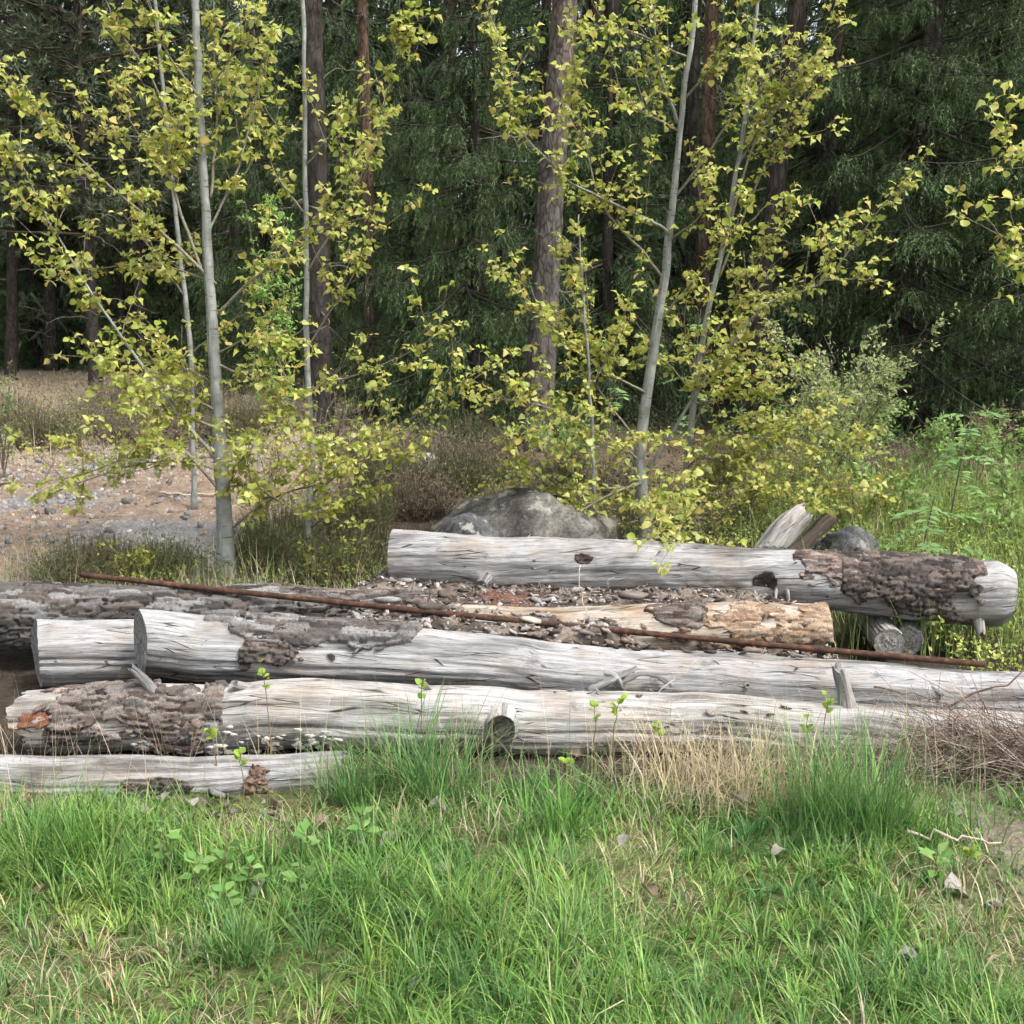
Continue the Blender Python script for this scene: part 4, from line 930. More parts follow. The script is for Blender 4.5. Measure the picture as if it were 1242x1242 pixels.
plant(S1, 'spruce_tree', gpx(455, 15.5), 1.2, 1.3, 'green spruce behind the thin reddish pine')
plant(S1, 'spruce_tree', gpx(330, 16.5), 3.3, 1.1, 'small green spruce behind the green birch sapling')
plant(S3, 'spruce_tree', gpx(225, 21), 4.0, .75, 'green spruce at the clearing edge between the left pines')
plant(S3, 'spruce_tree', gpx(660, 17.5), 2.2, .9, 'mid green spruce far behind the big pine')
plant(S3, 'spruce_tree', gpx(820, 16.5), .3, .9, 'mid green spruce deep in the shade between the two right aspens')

def pine(label, path, depth, r0, r1, seed, material='pine', crown_from=4.5, H=13, dead=8, crown=True, tufts=900, name='pine_tree', crown_r=1.5, group='pines standing behind the clearing'):
    """path: photo polyline of the trunk; goes on upwards to height H"""
    r = np.random.default_rng(seed)
    P = np.vstack([at(x, y, depth) for (x, y) in path]); base = P[0].copy(); base[2] = float(gz(base[0], base[1])); P[0, 2] = base[2] - .1
    d = (P[-1] - P[-2]) / max(1e-6, P[-1, 2] - P[-2, 2])
    if P[-1, 2] < H: P = np.vstack([P, P[-1] + d * (H - P[-1, 2]) * .5, P[-1] + d * (H - P[-1, 2])])
    t = empty(name, base, label, 'tree', group)
    n = 160 if depth < 16 else 70; C = spline(P, n); zz = (C[:, 2] - C[0, 2]) / (H - C[0, 2]); R = lerp(r0, r1 * .5, zz.clip(0, 1)) * (1 + .35 * np.exp(-zz * 25))
    sides = 36 if depth < 16 else 18; V, F, U = tube(C, R, sides, False); ang = np.tile(np.linspace(0, 2 * PI, sides, endpoint=False), n); ctr = np.repeat(C, sides, 0); zc = ctr[:, 2]
    d1, d2, cid = worley(ang * 2.2 + seed, zc * 4.2 + .5 * vn(ang * 3, zc * 3), seed)
    V = ctr + (V - ctr) * (1 + .10 * (sstep(0, .25, d2 - d1) - .7) + .06 * (cid - .5) + .05 * (fbm(ang * 4, zc * 9, seed) - .5))[:, None]
    b = Buf(); b.add(V, F, None, U); build(b, 'trunk', M[material], t, False)
    for _ in range(dead):                                            # dead lower branches
        z = r.uniform(.8, crown_from + 1.0); i = int(np.argmin(abs(C[:, 2] - base[2] - z))); a = r.uniform(0, 2 * PI); L = r.uniform(.3, 1.1)
        s = np.linspace(0, 1, 9)[:, None]; dv = A([math.cos(a), math.sin(a), r.uniform(-.25, .3)])
        Bp = C[i] + dv * L * s + A([0, 0, -.25 * L]) * s ** 2 + .03 * r.normal(size=(9, 3)) * s
        wb = Buf(); wb.add(*tube(Bp, np.linspace(.011, .003, 9), 5, False)[:2], A([.16, .14, .12]))
        for _k in range(3):
            j = r.integers(3, 8); q = Bp[j] + norm(r.normal(size=3)) * r.uniform(.1, .3); V, F = twigs(Bp[j][None], q[None], .004, .0015); wb.add(V, F, A([.18, .16, .14]))
        build(wb, 'dead_branch', M['twig'], t)
    if crown:
        cb, nb = Buf(), Buf(); tp, tdir = [], []
        nbr = int(tufts / 26)
        for _ in range(nbr):
            z = r.uniform(crown_from, H - .3); i = int(np.argmin(abs(C[:, 2] - base[2] - z))); a = r.uniform(0, 2 * PI); L = crown_r * r.uniform(.5, 1.15)
            s = np.linspace(0, 1, 10)[:, None]; dv = A([math.cos(a), math.sin(a), r.uniform(-.15, .35)])
            Bp = C[i] + dv * L * s + A([0, 0, .12 * L]) * s ** 2 + .05 * r.normal(size=(10, 3)) * s
            cb.add(*tube(Bp[::2], np.linspace(.02, .004, 5), 4, False)[:2], A([.085, .066, .052]))
            for _k in range(26):
                j = r.integers(3, 10); q = Bp[j] + norm(r.normal(size=3) + dv) * r.uniform(.05, .38); tp.append(q); tdir.append(norm(q - Bp[j] + A([0, 0, .1])))
        tp, tdir = A(tp), A(tdir); m = 10
        Pn = np.repeat(tp, m, 0) - np.repeat(tdir, m, 0) * (r.random((len(tp) * m, 1)) * .10); Dn = norm(np.repeat(tdir, m, 0) + .75 * r.normal(size=(len(tp) * m, 3)))
        V, F = needles(Pn, Dn, (.06 + .003 * depth) * r.uniform(.7, 1.2, len(Pn)), .0013 * depth, r); nb.add(V, F, np.repeat(pick(PIN, len(Pn), r), 3, 0))
        build(cb, 'limbs', M['twig'], t); build(nb, 'crown', M['needle'], t)
    return t
pine('big scaly pine with a thick trunk behind the boulder', [(648, 548), (660, 380), (668, 230), (680, 80), (688, -40)], 11.0, .142, .115, 1, 'pine', 6.0, 14, 16, tufts=1100, crown_r=1.8)
pine('dark rough barked pine at the clearing edge behind the slim aspen', [(391, 495), (388, 380), (386, 220), (381, 80), (378, -30)], 12.2, .118, .10, 2, 'pine_dark', 5.0, 13, 12, tufts=1000)
pine('thin reddish pine left of the weeping spruce', [(451, 500), (449, 380), (446, 220), (441, 60), (438, -40)], 12.8, .074, .062, 3, 'pine_red', 5.0, 12, 12, tufts=800, crown_r=1.2)
pine('slim orange barked pine behind the right aspens', [(858, 505), (852, 350), (858, 180), (864, 0)], 13.5, .098, .08, 4, 'pine_red', 5.5, 13, 8, tufts=800)
pine('dark trunked pine leaning to the right behind the aspens', [(908, 500), (922, 380), (942, 220), (962, 50), (972, -40)], 12.4, .118, .09, 5, 'pine_dark', 6.0, 13, 14, tufts=800)
pine('black thin trunk beside the slim orange pine', [(838, 500), (838, 300), (842, 100), (845, -20)], 14.5, .085, .07, 6, 'pine_dark', 6.0, 13, 6, tufts=500)
pine('thin brown pine at the far side of the gravel clearing', [(114, 440), (108, 300), (99, 120), (93, -30)], 17.0, .085, .07, 7, 'pine_dark', 2.2, 14, 10, tufts=5200, crown_r=2.4)
pine('dark pine trunk between the left border and the brown pine', [(62, 445), (60, 300), (52, 100), (50, -30)], 19.5, .10, .08, 8, 'pine_dark', 2.6, 15, 8, tufts=4600, crown_r=2.2)
pine('slim pine at the clearing edge behind the whitish aspen', [(172, 440), (168, 300), (170, 100), (172, -30)], 18.5, .085, .07, 9, 'pine_dark', 2.6, 14, 8, tufts=4600, crown_r=2.2)
pine('far reddish pine trunk above the weeping spruce', [(549, 470), (549, 250), (548, 80), (547, -30)], 20.0, .11, .10, 10, 'pine_red', 4.4, 15, 8, tufts=3000, crown_r=2.0)
pine('second far reddish pine, left of the big pine', [(594, 470), (594, 160), (593, 40), (592, -30)], 19.0, .135, .12, 11, 'pine_red', 5.6, 15, 8, tufts=1200, crown_r=2.0)
pine('far grey pine trunk close to the big pine', [(614, 470), (613, 160), (612, 0)], 21.5, .12, .10, 12, 'pine_dark', 6.0, 15, 5, tufts=800, crown_r=2.0)
pine('far dark pine trunk behind the tallest aspen', [(268, 440), (272, 240), (272, 0)], 20.0, .09, .08, 13, 'pine_dark', 2.6, 14, 6, tufts=4600, crown_r=2.2)
pine('dark pine trunk at the left border', [(12, 440), (15, 300), (14, 0)], 18.0, .09, .08, 14, 'pine_dark', 2.4, 14, 10, tufts=4000, crown_r=2.2)

# far wood that reads as one mass
def far_wood():
    rr = np.random.default_rng(77); kinds = []
    for k in range(8):
        tb, wb, nb = spruce_parts(11 + 2 * (k % 2), 2.1, 30 + k, .4, .21 if k < 4 else .13, .24 if k < 4 else .32, .075 if k < 4 else .11, .50, 7, .4, [(.10, .135, .080), (.12, .155, .095), (.085, .115, .068), (.14, .175, .11)] if k % 2 else [(.075, .115, .05), (.09, .135, .06), (.06, .095, .042), (.11, .15, .075)])
        tv_, tf_, _u = tube(np.stack([np.zeros(7), np.zeros(7), np.linspace(-.1, 11, 7)], 1), np.linspace(.2, .01, 7), 7)
        kinds.append((tv_, tf_, np.concatenate(nb.V), nb.F, np.concatenate(nb.C)))
    wood_b, need_b = Buf(), Buf()
    spots = []
    for row, (y0, dx) in enumerate(((21.5, 2.0), (24, 2.0), (27.5, 2.2), (32, 2.2), (37, 2.2), (43, 2.4))):
        x = -y0 * .62 - 2
        while x < y0 * .62 + 2:
            spots.append((x + rr.uniform(-.6, .6), y0 + rr.uniform(-1, 1), row)); x += dx * rr.uniform(.8, 1.2)
    spots += [(9.5, 15, 0), (11, 17.5, 0), (8, 18.5, 0), (6, 18, 0), (3.5, 18.5, 0), (1.5, 17.5, 0), (-11.5, 17, 0), (-13, 19.5, 0)]
    for (x, y, row) in spots:
        tv, tf, nv, nf, nc = kinds[rr.integers(4) + (4 if y > 29 else 0)]; s = rr.uniform(.8, 1.25); a = rr.uniform(0, 6.28); cs, sn = math.cos(a) * s, math.sin(a) * s
        Rm = A([[cs, -sn, 0], [sn, cs, 0], [0, 0, s]]); o = A([x, y, float(gz(x, y))])
        wood_b.add(tv @ Rm.T + o, tf, A([.06, .05, .042])); need_b.add(nv @ Rm.T + o, nf, nc * rr.uniform(.8, 1.2))
    t = empty('distant_forest', (0, 26, 1.2), 'dense dark conifer forest filling everything behind the clearing', 'forest'); t['kind'] = 'stuff'
    o = build(wood_b, 'trunks', M['twig'], t); o['kind'] = 'stuff'
    o = build(need_b, 'foliage', M['needle'], t); o['kind'] = 'stuff'
far_wood()

# ------------------------------------------------------------------ shrubs, heather, saplings
def heather_buf(seed, cols, H=.38, R=.30, n=420):
    r = np.random.default_rng(seed); b = Buf()
    a = r.uniform(0, 6.28, n); q = R * np.sqrt(r.random(n)); P0 = np.stack([q * np.cos(a) * .7, q * np.sin(a) * .7, np.full(n, -.02)], 1)
    h = H * r.uniform(.45, 1.1, n) * (1 - .45 * (q / R) ** 2)
    P1 = P0 * A([1.45, 1.45, 0]) + np.stack([r.normal(0, .05, n), r.normal(0, .05, n), h], 1)
    V, F = twigs(P0, P1, .0022, .001); b.add(V, F, np.repeat(pick([(.10, .07, .055), (.15, .11, .085)], n, r), 6, 0))
    m = 16; t = r.uniform(.25, 1.05, (n, m))[..., None]; P = (P0[:, None] + (P1 - P0)[:, None] * t).reshape(-1, 3); D = norm(np.repeat(norm(P1 - P0), m, 0) + .8 * r.normal(size=(n * m, 3)))
    V, F = needles(P, D, .028 * r.uniform(.6, 1.3, n * m), .006, r); b.add(V, F, np.repeat(pick(cols, n * m, r), 3, 0))
    return b
HE = [heather_buf(1, [(.13, .16, .06), (.17, .19, .08), (.16, .13, .08), (.11, .13, .05)]).mesh('heather_green'), heather_buf(2, [(.29, .24, .175), (.34, .285, .215), (.22, .20, .12)]).mesh('heather_brown'),
      heather_buf(3, [(.12, .15, .05), (.16, .19, .07), (.10, .11, .05)]).mesh('heather_fresh')]
for (px, y, sc, v, lab) in (
    (88, 6.2, .85, 0, 'dark heather clump behind the left end of the rusty bar'), (128, 6.6, .7, 1, 'brownish heather clump just left of the yellow sprouts behind the bar'), (190, 6.5, .75, 2, 'fresh green heather left of the tallest aspen foot'),
    (318, 6.7, .9, 2, 'green heather between the two left aspens'), (345, 7.3, .9, 0, 'dark heather behind the slim aspen foot'), (405, 6.4, .95, 2, 'green heather right of the slim aspen behind the bar'), (445, 6.7, 1.0, 0, 'dark heather left of the top log end'),
    (428, 7.6, 1.0, 2, 'mid green heather behind the slim aspen branch'), (505, 8.2, 1.1, 1, 'brown heather on the dark slope left of the boulder'), (545, 9.0, 1.2, 0, 'dark heather behind the boulder on the left'), (470, 9.0, 1.1, 0, 'dark heather under the slim aspen branch'),
    (600, 9.6, 1.1, 1, 'brown heather at the foot of the big pine'), (520, 9.9, 1.2, 1, 'brown heather around the small flat stone'), (575, 10.6, 1.2, 0, 'dark heather under the weeping spruce'), (440, 10.2, 1.1, 1, 'brown heather below the thin reddish pine'),
    (690, 9.2, 1.0, 0, 'dark heather right of the big pine foot'), (740, 8.9, .9, 1, 'brown heather behind the stoutest aspen'), (165, 11.6, 1.3, 1, 'brown heather on the bank behind the gravel'), (215, 11.3, 1.3, 1, 'dry heather on the bank left of the tallest aspen trunk'),
    (110, 12.0, 1.3, 1, 'brown heather on the bank near the left'), (60, 11.2, 1.2, 0, 'dark heather on the bank beside the left border sapling'), (290, 11.5, 1.3, 0, 'olive heather on the bank behind the tallest aspen'), (330, 12.2, 1.2, 1, 'brown heather on the bank left of the dark pine'),
    (20, 12.4, 1.2, 1, 'brown heather on the bank at the left border'), (140, 13.4, 1.3, 1, 'dry heather higher up the bank'), (240, 13.6, 1.2, 2, 'greener heather higher up the bank'), (880, 8.6, 1.0, 1, 'brown heather behind the grey aspen'), (1085, 9.4, 1.0, 1, 'dark brown heather right of the birch bush')):
    p = gp(px, y); o = obj('heather_shrub', HE[v], M['herb'], None, p); o.scale = (sc, sc, sc * .95); o.rotation_euler = (0, 0, px * .37)
    tag(o, lab, 'heather', 'heather clumps')

OV = A([[0, 0, 0], [.5, .26, .05], [.5, -.26, .05], [1, 0, -.05], [.5, 0, 0]], float); OF = [A([[0, 4, 1], [4, 3, 1], [0, 2, 4], [4, 2, 3]])]
def bush(name, label, base, H, R, seed, cols, stems=9, twn=26, lf=.03, lpt=7, cat='bush', group=None, wood=(.16, .13, .10), nparts=300):
    """many stemmed leafy bush: stems, then leaf parts and the rest of the foliage"""
    r = np.random.default_rng(seed); t = empty(name, base, label, cat, group); P, X = [], []
    for s_ in range(stems):
        a = r.uniform(0, 6.28); sp = R * r.uniform(.2, .9); n = 10; s = np.linspace(0, 1, n)[:, None]
        C = base + A([math.cos(a) * sp, math.sin(a) * sp, 0]) * s ** 1.3 + A([0, 0, H * r.uniform(.6, 1.0)]) * s + .03 * H * r.normal(size=(n, 3)) * s
        b = Buf(); b.add(*tube(C, np.linspace(.007 * H, .0015, n), 5, False)[:2], A(wood))
        for q in range(twn):
            f = r.uniform(.25, 1); k = f * (n - 1.01); i = int(k); p0 = lerp(C[i], C[i + 1], k - i); d = norm(r.normal(size=3) + A([math.cos(a), math.sin(a), .35]) * .7); L = R * r.uniform(.15, .5) * (1.15 - .6 * f); p1 = p0 + d * L
            b.add(*twigs(p0[None], p1[None], .0022, .001), A(wood)); tt = r.uniform(.2, 1.0, lpt)[:, None]; P.append(p0 + (p1 - p0) * tt + r.normal(0, .012, (lpt, 3))); X.append(norm(d + .9 * r.normal(size=(lpt, 3))))
        build(b, 'stem', M['twig'], t)
    P, X = np.vstack(P), np.vstack(X); n = len(P); V, F = stamp(OV, OF, P, X, r.normal(size=(n, 3)) * .6 + A([0, 0, 1.]), lf * r.uniform(.6, 1.2, n))
    b = Buf(); b.add(V, F, np.repeat(pick(cols, n, r, .12), len(OV), 0)); o = build(b, 'foliage', M['leaf'], t); o['kind'] = 'stuff'
    return t
GRN = [(.22, .36, .09), (.27, .41, .12), (.18, .30, .08), (.33, .44, .16)]
for (px, y, h, rr_, lab) in ((1115, 8.6, .7, .5, 'lush green bush between the birch bush and the rowan'), (1180, 8.8, .8, .55, 'bright green bush behind the tall rowan sapling'), (1245, 8.2, .75, .5, 'bright green bush at the right border'), (1225, 6.9, .55, .4, 'low leafy bush at the right border behind the logs'), (1080, 7.6, .5, .4, 'small green bush behind the grey boulder'), (930, 9.6, .8, .55, 'shaded green bush at the forest edge behind the grey aspen'), (1060, 10.3, .9, .6, 'green bush in the shade under the big spruce'), (690, 9.8, .6, .5, 'dark green bush right of the big pine foot')):
    bush('green_bush', lab, gp(px, y), h, rr_, px, GRN, 8, 16, .05, 6)
BIR = [(.34, .42, .17), (.40, .46, .20), (.28, .36, .14), (.44, .48, .24)]
bush('birch_bush', 'light green small leaved birch bush in front of the big spruce', gp(1025, 9.0), 1.45, .85, 1, BIR, 17, 30, .044, 9)
bush('birch_bush', 'low leafy birch bush under the larger one', gp(975, 8.2), .75, .5, 2, [(.32, .38, .13), (.37, .42, .16), (.26, .33, .11)], 9, 22, .038, 8)
bush('birch_sapling', 'bright green birch sapling against the dark pine', gp(342, 9.8), 2.5, .42, 3, [(.24, .42, .09), (.30, .47, .12), (.34, .50, .15)], 7, 30, .045, 11)
bush('birch_sapling', 'small green sapling at the left border beside the gravel', gp(8, 9.4), 1.0, .30, 4, [(.20, .28, .10), (.25, .33, .12)], 5, 18, .034, 7)
bush('birch_sapling', 'pale thin sapling on the bank left of centre', gp(100, 10.8), .75, .35, 5, [(.27, .30, .13), (.32, .34, .16)], 6, 16, .03, 7)
bush('birch_sapling', 'pale olive sapling scrub on the bank under the low aspen branch', gp(185, 10.2), .75, .45, 15, [(.27, .29, .12), (.31, .31, .15)], 7, 16, .03, 7)
bush('dry_shrub', 'rusty brown dead juniper at the foot of the right spruce', gp(1205, 9.9), .62, .5, 6, [(.28, .19, .12), (.34, .24, .16), (.22, .16, .10), (.24, .24, .10)], 8, 18, .03, 7)
bush('willow_sprout', 'yellow green sprouting willow behind the bar', gp(160, 6.35), .30, .22, 7, [(.30, .33, .05), (.36, .37, .07)], 6, 9, .032, 5)
bush('willow_sprout', 'yellow leaved sprout left of the top log', gp(400, 6.2), .34, .3, 8, [(.28, .32, .06), (.34, .36, .08)], 6, 9, .032, 5)
bush('aspen_scrub', 'leafy low aspen scrub behind the middle of the top log', gp(850, 6.9), .60, .55, 9, [(.26, .31, .07), (.31, .34, .08), (.30, .25, .07)], 8, 12, .040, 4)
bush('aspen_scrub', 'bronze tinged aspen scrub left of the leaning plank', gp(905, 7.6), .75, .5, 10, [(.27, .30, .07), (.31, .30, .08), (.32, .24, .07)], 8, 12, .040, 4)
bush('bare_shrub', 'twiggy shrub with few leaves behind the slim aspen', gp(395, 8.4), 1.3, .5, 11, [(.30, .34, .09), (.26, .31, .08)], 8, 16, .03, 2)
bush('bare_shrub', 'yellowish twiggy shrub between the two left aspens', gp(320, 7.6), .9, .5, 12, [(.34, .35, .08), (.38, .36, .09)], 8, 14, .042, 4)
bush('aspen_scrub', 'leafy scrub beside the grey boulder and the plank', gp(1045, 7.4), .55, .4, 16, [(.33, .34, .08), (.36, .32, .08), (.26, .30, .08)], 8, 14, .038, 6)

def rowan(label, base, H, seed, lean, nl=9):
    r = np.random.default_rng(seed); t = empty('rowan_sapling', base, label, 'sapling', 'rowan saplings on the right')
    s = np.linspace(0, 1, 12)[:, None]; C = base + A(lean) * s ** 1.4 + A([0, 0, H]) * s
    b = Buf(); b.add(*tube(C, np.linspace(.008, .003, 12), 6, False)[:2], A([.14, .12, .09])); build(b, 'stem', M['twig'], t, True)
    for q in range(nl):
        f = .35 + .65 * q / (nl - 1); i = int(f * 11 * .999); p = C[i]; a = q * 2.4 + r.normal(0, .3); L = r.uniform(.16, .26)
        d = A([math.cos(a), math.sin(a), r.uniform(.1, .6)]); tt = np.linspace(0, 1, 9)[:, None]; R_ = p + d * L * tt + A([0, 0, -.5 * L]) * tt ** 2
        b = Buf(); b.add(*twigs(R_[:-1], R_[1:], .0015, .0012), A([.16, .26, .08])); sd = norm(np.cross(d, A([0, 0, 1.])))
        for k in range(2, 9):
            for sg in (-1, 1):
                X = norm(sd * sg + d * .35 + A([0, 0, -.25]) + .12 * r.normal(size=3)); V, F = stamp(OV * A([1, .75, 1]), OF, R_[k][None], X[None], A([[0, -.2, 1.]]) + .2 * r.normal(size=(1, 3)), [r.uniform(.06, .085)])
                b.add(V, F, A([.22, .37, .14]) * r.uniform(.8, 1.25))
        V, F = stamp(OV, OF, R_[-1][None], norm(d + A([0, 0, -.5]))[None], A([[0, 0, 1.]]), [.06]); b.add(V, F, A([.18, .33, .12]))
        build(b, 'leaf', M['leaf'], t)
    return t
rowan('tall rowan sapling with feathery leaves right of the birch bush', gp(1150, 6.9), .98, 1, (.12, 0, 0), 10)
rowan('short rowan sapling in front of the taller one', gp(1118, 6.3), .52, 2, (.05, -.05, 0), 8)
rowan('rowan seedling behind the bark patch of the top log', gp(1150, 5.9), .36, 3, (.05, 0, 0), 6)
rowan('rowan leaf cluster in the shade of the big pine', gp(745, 9.0), 1.35, 4, (-.1, 0, 0), 7)
rowan('low rowan in the gap under the right end of the top log', gp(1160, 5.5), .20, 5, (0, 0, 0), 6)
rowan('rowan sapling between the right aspens', gp(828, 8.6), 1.5, 6, (.1, 0, 0), 8)

# ------------------------------------------------------------------ gravel of the clearing
rng = np.random.default_rng(21)
def clearing():
    px, py = rng.uniform(-20, 250), rng.uniform(530, 665)
    return on_ground(px, py)
STN = chip_set('gravel_stone', [(.20, .197, .195), (.26, .255, .25), (.14, .138, .135), (.31, .28, .24), (.24, .19, .155)], 15, .75, 400)
scatter(95, STN, 'gravel_stone', M['stone'], 'stone', 'stone', 'stones on the gravel clearing', clearing, .022, .055, .3, where_gravel)
n = 6200; X = rng.uniform(-6, -1.0, n); Y = rng.uniform(6.2, 12, n); k = (X < -1.1 - .12 * (Y - 6)) & (fbm(X * .9, Y * .9, 8, 3) > .25); X, Y = X[k], Y[k]; n = len(X)
b = Buf()
for v in range(6):
    TV, TF = crumb_mesh(500 + v, .8); s = np.arange(n)[v::6]; a = rng.uniform(0, 6.28, len(s))
    V, F = stamp(TV, TF, np.stack([X[s], Y[s], gz(X[s], Y[s]) + .004], 1), np.stack([np.cos(a), np.sin(a), 0 * a], 1), np.tile(A([0, 0, 1.]), (len(s), 1)), rng.uniform(.006, .026, len(s)))
    b.add(V, F, np.repeat(pick([(.25, .25, .255), (.34, .31, .28), (.20, .19, .19), (.36, .28, .22), (.14, .13, .13)], len(s), rng), len(TV), 0))
o = build(b, 'gravel', M['stone']); tag(o, 'fine grey and brown gravel of the clearing', 'gravel', kind='stuff')
for (px, py, L, rz, lab) in ((225, 603, .42, .08, 'pale dry stick on the brown gravel'), (310, 445, .9, .2, 'dark fallen stick on the bank behind the whitish aspen'), (5, 590, .4, -.5, 'short stick at the left border of the gravel')):
    p = on_ground(px, py) + A([0, 0, .02]); s = np.linspace(-.5, .5, 9)[:, None]; C = p + A([math.cos(rz), math.sin(rz), 0]) * L * s + .012 * rng.normal(size=(9, 3))
    b = Buf(); b.add(*tube(C, np.linspace(.012, .006, 9), 6)[:2], A([.42, .36, .28]) if 'pale' in lab else A([.16, .13, .11])); o = build(b, 'stick', M['twig'], None, True); tag(o, lab, 'stick')

# ------------------------------------------------------------------ undergrowth (stuff)
OV2 = A([[0, 0, 0], [.5, .28, .06], [.5, -.28, .06], [1, 0, -.05]], float); OF2 = [A([[0, 2, 1], [1, 2, 3]])]
def carpet(name, label, cat, n, region, cols, size, h, mtl='herb', seed=1, dens=None):
    r = np.random.default_rng(seed); x = r.uniform(region[0], region[1], n); y = r.uniform(region[2], region[3], n)
    if dens is not None: k = r.random(n) < dens(x, y); x, y = x[k], y[k]
    n = len(x); cl = fbm(x * 2.2, y * 2.2, seed, 3); hz = h * (.35 + 1.2 * (cl - .25).clip(0)) * r.random(n) ** .6
    P = np.stack([x, y, gz(x, y) + hz], 1); X = norm(r.normal(size=(n, 3)) + A([0, 0, .5]))
    V, F = stamp(OV2, OF2, P, X, r.normal(size=(n, 3)) * .7 + A([0, 0, 1.]), size * r.uniform(.6, 1.3, n)); b = Buf(); b.add(V, F, np.repeat(pick(cols, n, r, .2) * (.7 + .6 * fbm(x * 1.5, y * 1.5, 3, 2))[:, None], len(OV2), 0))
    m = n // 6; i = r.integers(n, size=m); V, F = twigs(np.stack([x[i], y[i], gz(x[i], y[i]) - .01], 1), P[i], .0018, .001); b.add(V, F, A([.13, .11, .06]))
    o = build(b, name, M[mtl]); return tag(o, label, cat, kind='stuff')
carpet('bilberry_undergrowth', 'low yellow green bilberry carpet behind the right end of the logs', 'undergrowth', 30000, (.9, 4.2, 4.45, 9.0), [(.25, .32, .065), (.31, .37, .08), (.20, .28, .06), (.35, .36, .10)], .024, .30, seed=3, dens=lambda x, y: sstep(.9, 1.6, x - .12 * (y - 5.2)) * .95 * (x > 1.95 - 3 * (y - 5.9).clip(0, 1)))
carpet('moss_undergrowth', 'green undergrowth behind the middle of the logs', 'undergrowth', 20000, (-.4, 3.4, 6.2, 9.2), [(.16, .21, .06), (.20, .25, .07), (.12, .13, .055), (.22, .23, .09)], .022, .26, seed=4)
carpet('lingonberry_undergrowth', 'low green and straw coloured growth behind the rusty bar', 'undergrowth', 22000, (-3.8, -.2, 5.45, 7.4), [(.15, .22, .055), (.20, .26, .07), (.22, .21, .09), (.11, .15, .045)], .018, .15, seed=5, dens=lambda x, y: sstep(7.3, 6.4, y + .4 * (fbm(x * 2, y * 2) - .5)) * sstep(-3.0, -2.3, x + .6 * (6.3 - y)) )
carpet('bank_undergrowth', 'sparse dry and green growth on the bank beyond the gravel', 'undergrowth', 22000, (-8, -.6, 9.9, 18), [(.32, .27, .18), (.38, .32, .22), (.24, .26, .12), (.24, .19, .13)], .035, .2, seed=6)
carpet('floor_undergrowth', 'dark bilberry growth on the shaded forest floor', 'undergrowth', 20000, (-1.5, 9, 8.5, 17), [(.07, .095, .035), (.09, .12, .045), (.09, .08, .05)], .035, .24, seed=7)

def _frac(v): return v - np.floor(v)
def grass_patch(name, label, n, xr, yr, cols, L, W, lean, bend, seed, dens=None, seg=3, colf=None, zf=gz, heads=None, lenf=None, cat='grass', clump=0):
    r = np.random.default_rng(seed); x = r.uniform(*xr, n); y = r.uniform(*yr, n)
    if dens is not None: k = r.random(n) < dens(x, y); x, y = x[k], y[k]
    n = len(x); ll = r.uniform(*L, n) * (.6 + .8 * fbm(x * 2.6, y * 2.6, seed, 3))
    if lenf is not None: ll = ll * lenf(x, y)
    hd = r.uniform(0, 6.28, n) + 2.0 * (fbm(x * 1.5, y * 1.5, seed + 9, 2) - .5)
    ln = np.abs(r.normal(0, lean, n))
    if clump:
        gx, gy = np.floor(x / clump), np.floor(y / clump); best = np.full(n, 9.); ox = np.zeros(n); oy = np.zeros(n); cid = np.zeros(n)
        for ddx in (-1, 0, 1):
            for ddy in (-1, 0, 1):
                cx, cy = gx + ddx, gy + ddy; qx = (cx + _hash(cx, cy, cx * 0 + 3)) * clump; qy = (cy + _hash(cx, cy, cx * 0 + 8)) * clump; dd = np.hypot(x - qx, y - qy); k = dd < best
                best = np.where(k, dd, best); ox = np.where(k, x - qx, ox); oy = np.where(k, y - qy, oy); cid = np.where(k, _hash(cx, cy, cx * 0 + 21), cid)
        x = x - ox * .45; y = y - oy * .45
        hd = np.arctan2(oy, ox) + r.normal(0, .8, n); ln = ln * .6 + .75 * (best / clump).clip(0, 1) ; ll = ll * (.6 + .85 * cid)
    V, F = blades(np.stack([x, y, zf(x, y) - .005], 1), ll, r.uniform(*W, n), hd, ln, np.abs(r.normal(bend, bend * .6, n)), seg)
    c = pick(cols, n, r, .18)
    if clump: c = c * lerp(A([.55, .66, .75]), A([1.28, 1.15, 1.0]), _frac(cid * 7.31)[:, None])
    if colf is not None: c = colf(x, y, c, r)
    b = Buf(); b.add(V, F, np.repeat(c, 2 * seg + 1, 0)); o = build(b, name, M['grass']); return tag(o, label, cat, kind='stuff')
G = [(.14, .29, .06), (.115, .25, .055), (.185, .335, .075), (.27, .39, .13), (.08, .19, .046)]
STRAW = [(.46, .38, .23), (.55, .47, .30), (.38, .30, .18), (.50, .44, .31)]
def bare(x, y): return np.exp(-((x - 1.62) / .24) ** 2 - ((y - 3.25) / .42) ** 2)
def dry(x, y): return sstep(.53, .66, fbm(x * 2.4 + 11, y * 2.4 + 4, 3, 3))
def front_d(x, y): return (.58 + .42 * sstep(.30, .5, fbm(x * 3.5, y * 3.5, 1, 3))) * (1 - .92 * bare(x, y)) * (1 - .5 * dry(x, y)) * sstep(3.72, 3.45, y + .25 * (fbm(x * 3, 1) - .5)) * (1 - .6 * np.exp(-((x + .95) / .45) ** 2 - ((y - 3.5) / .22) ** 2))
def front_len(x, y): return (1 - .45 * sstep(3.2, 3.5, y) * sstep(-.35, -.6, x)) * lerp(.65, 1.05, sstep(.35, .6, fbm(x * 1.6, y * 1.6, 12, 2))) * (1 + .35 * np.exp(-((x + 1.3) / .35) ** 2 - ((y - 3.1) / .4) ** 2))
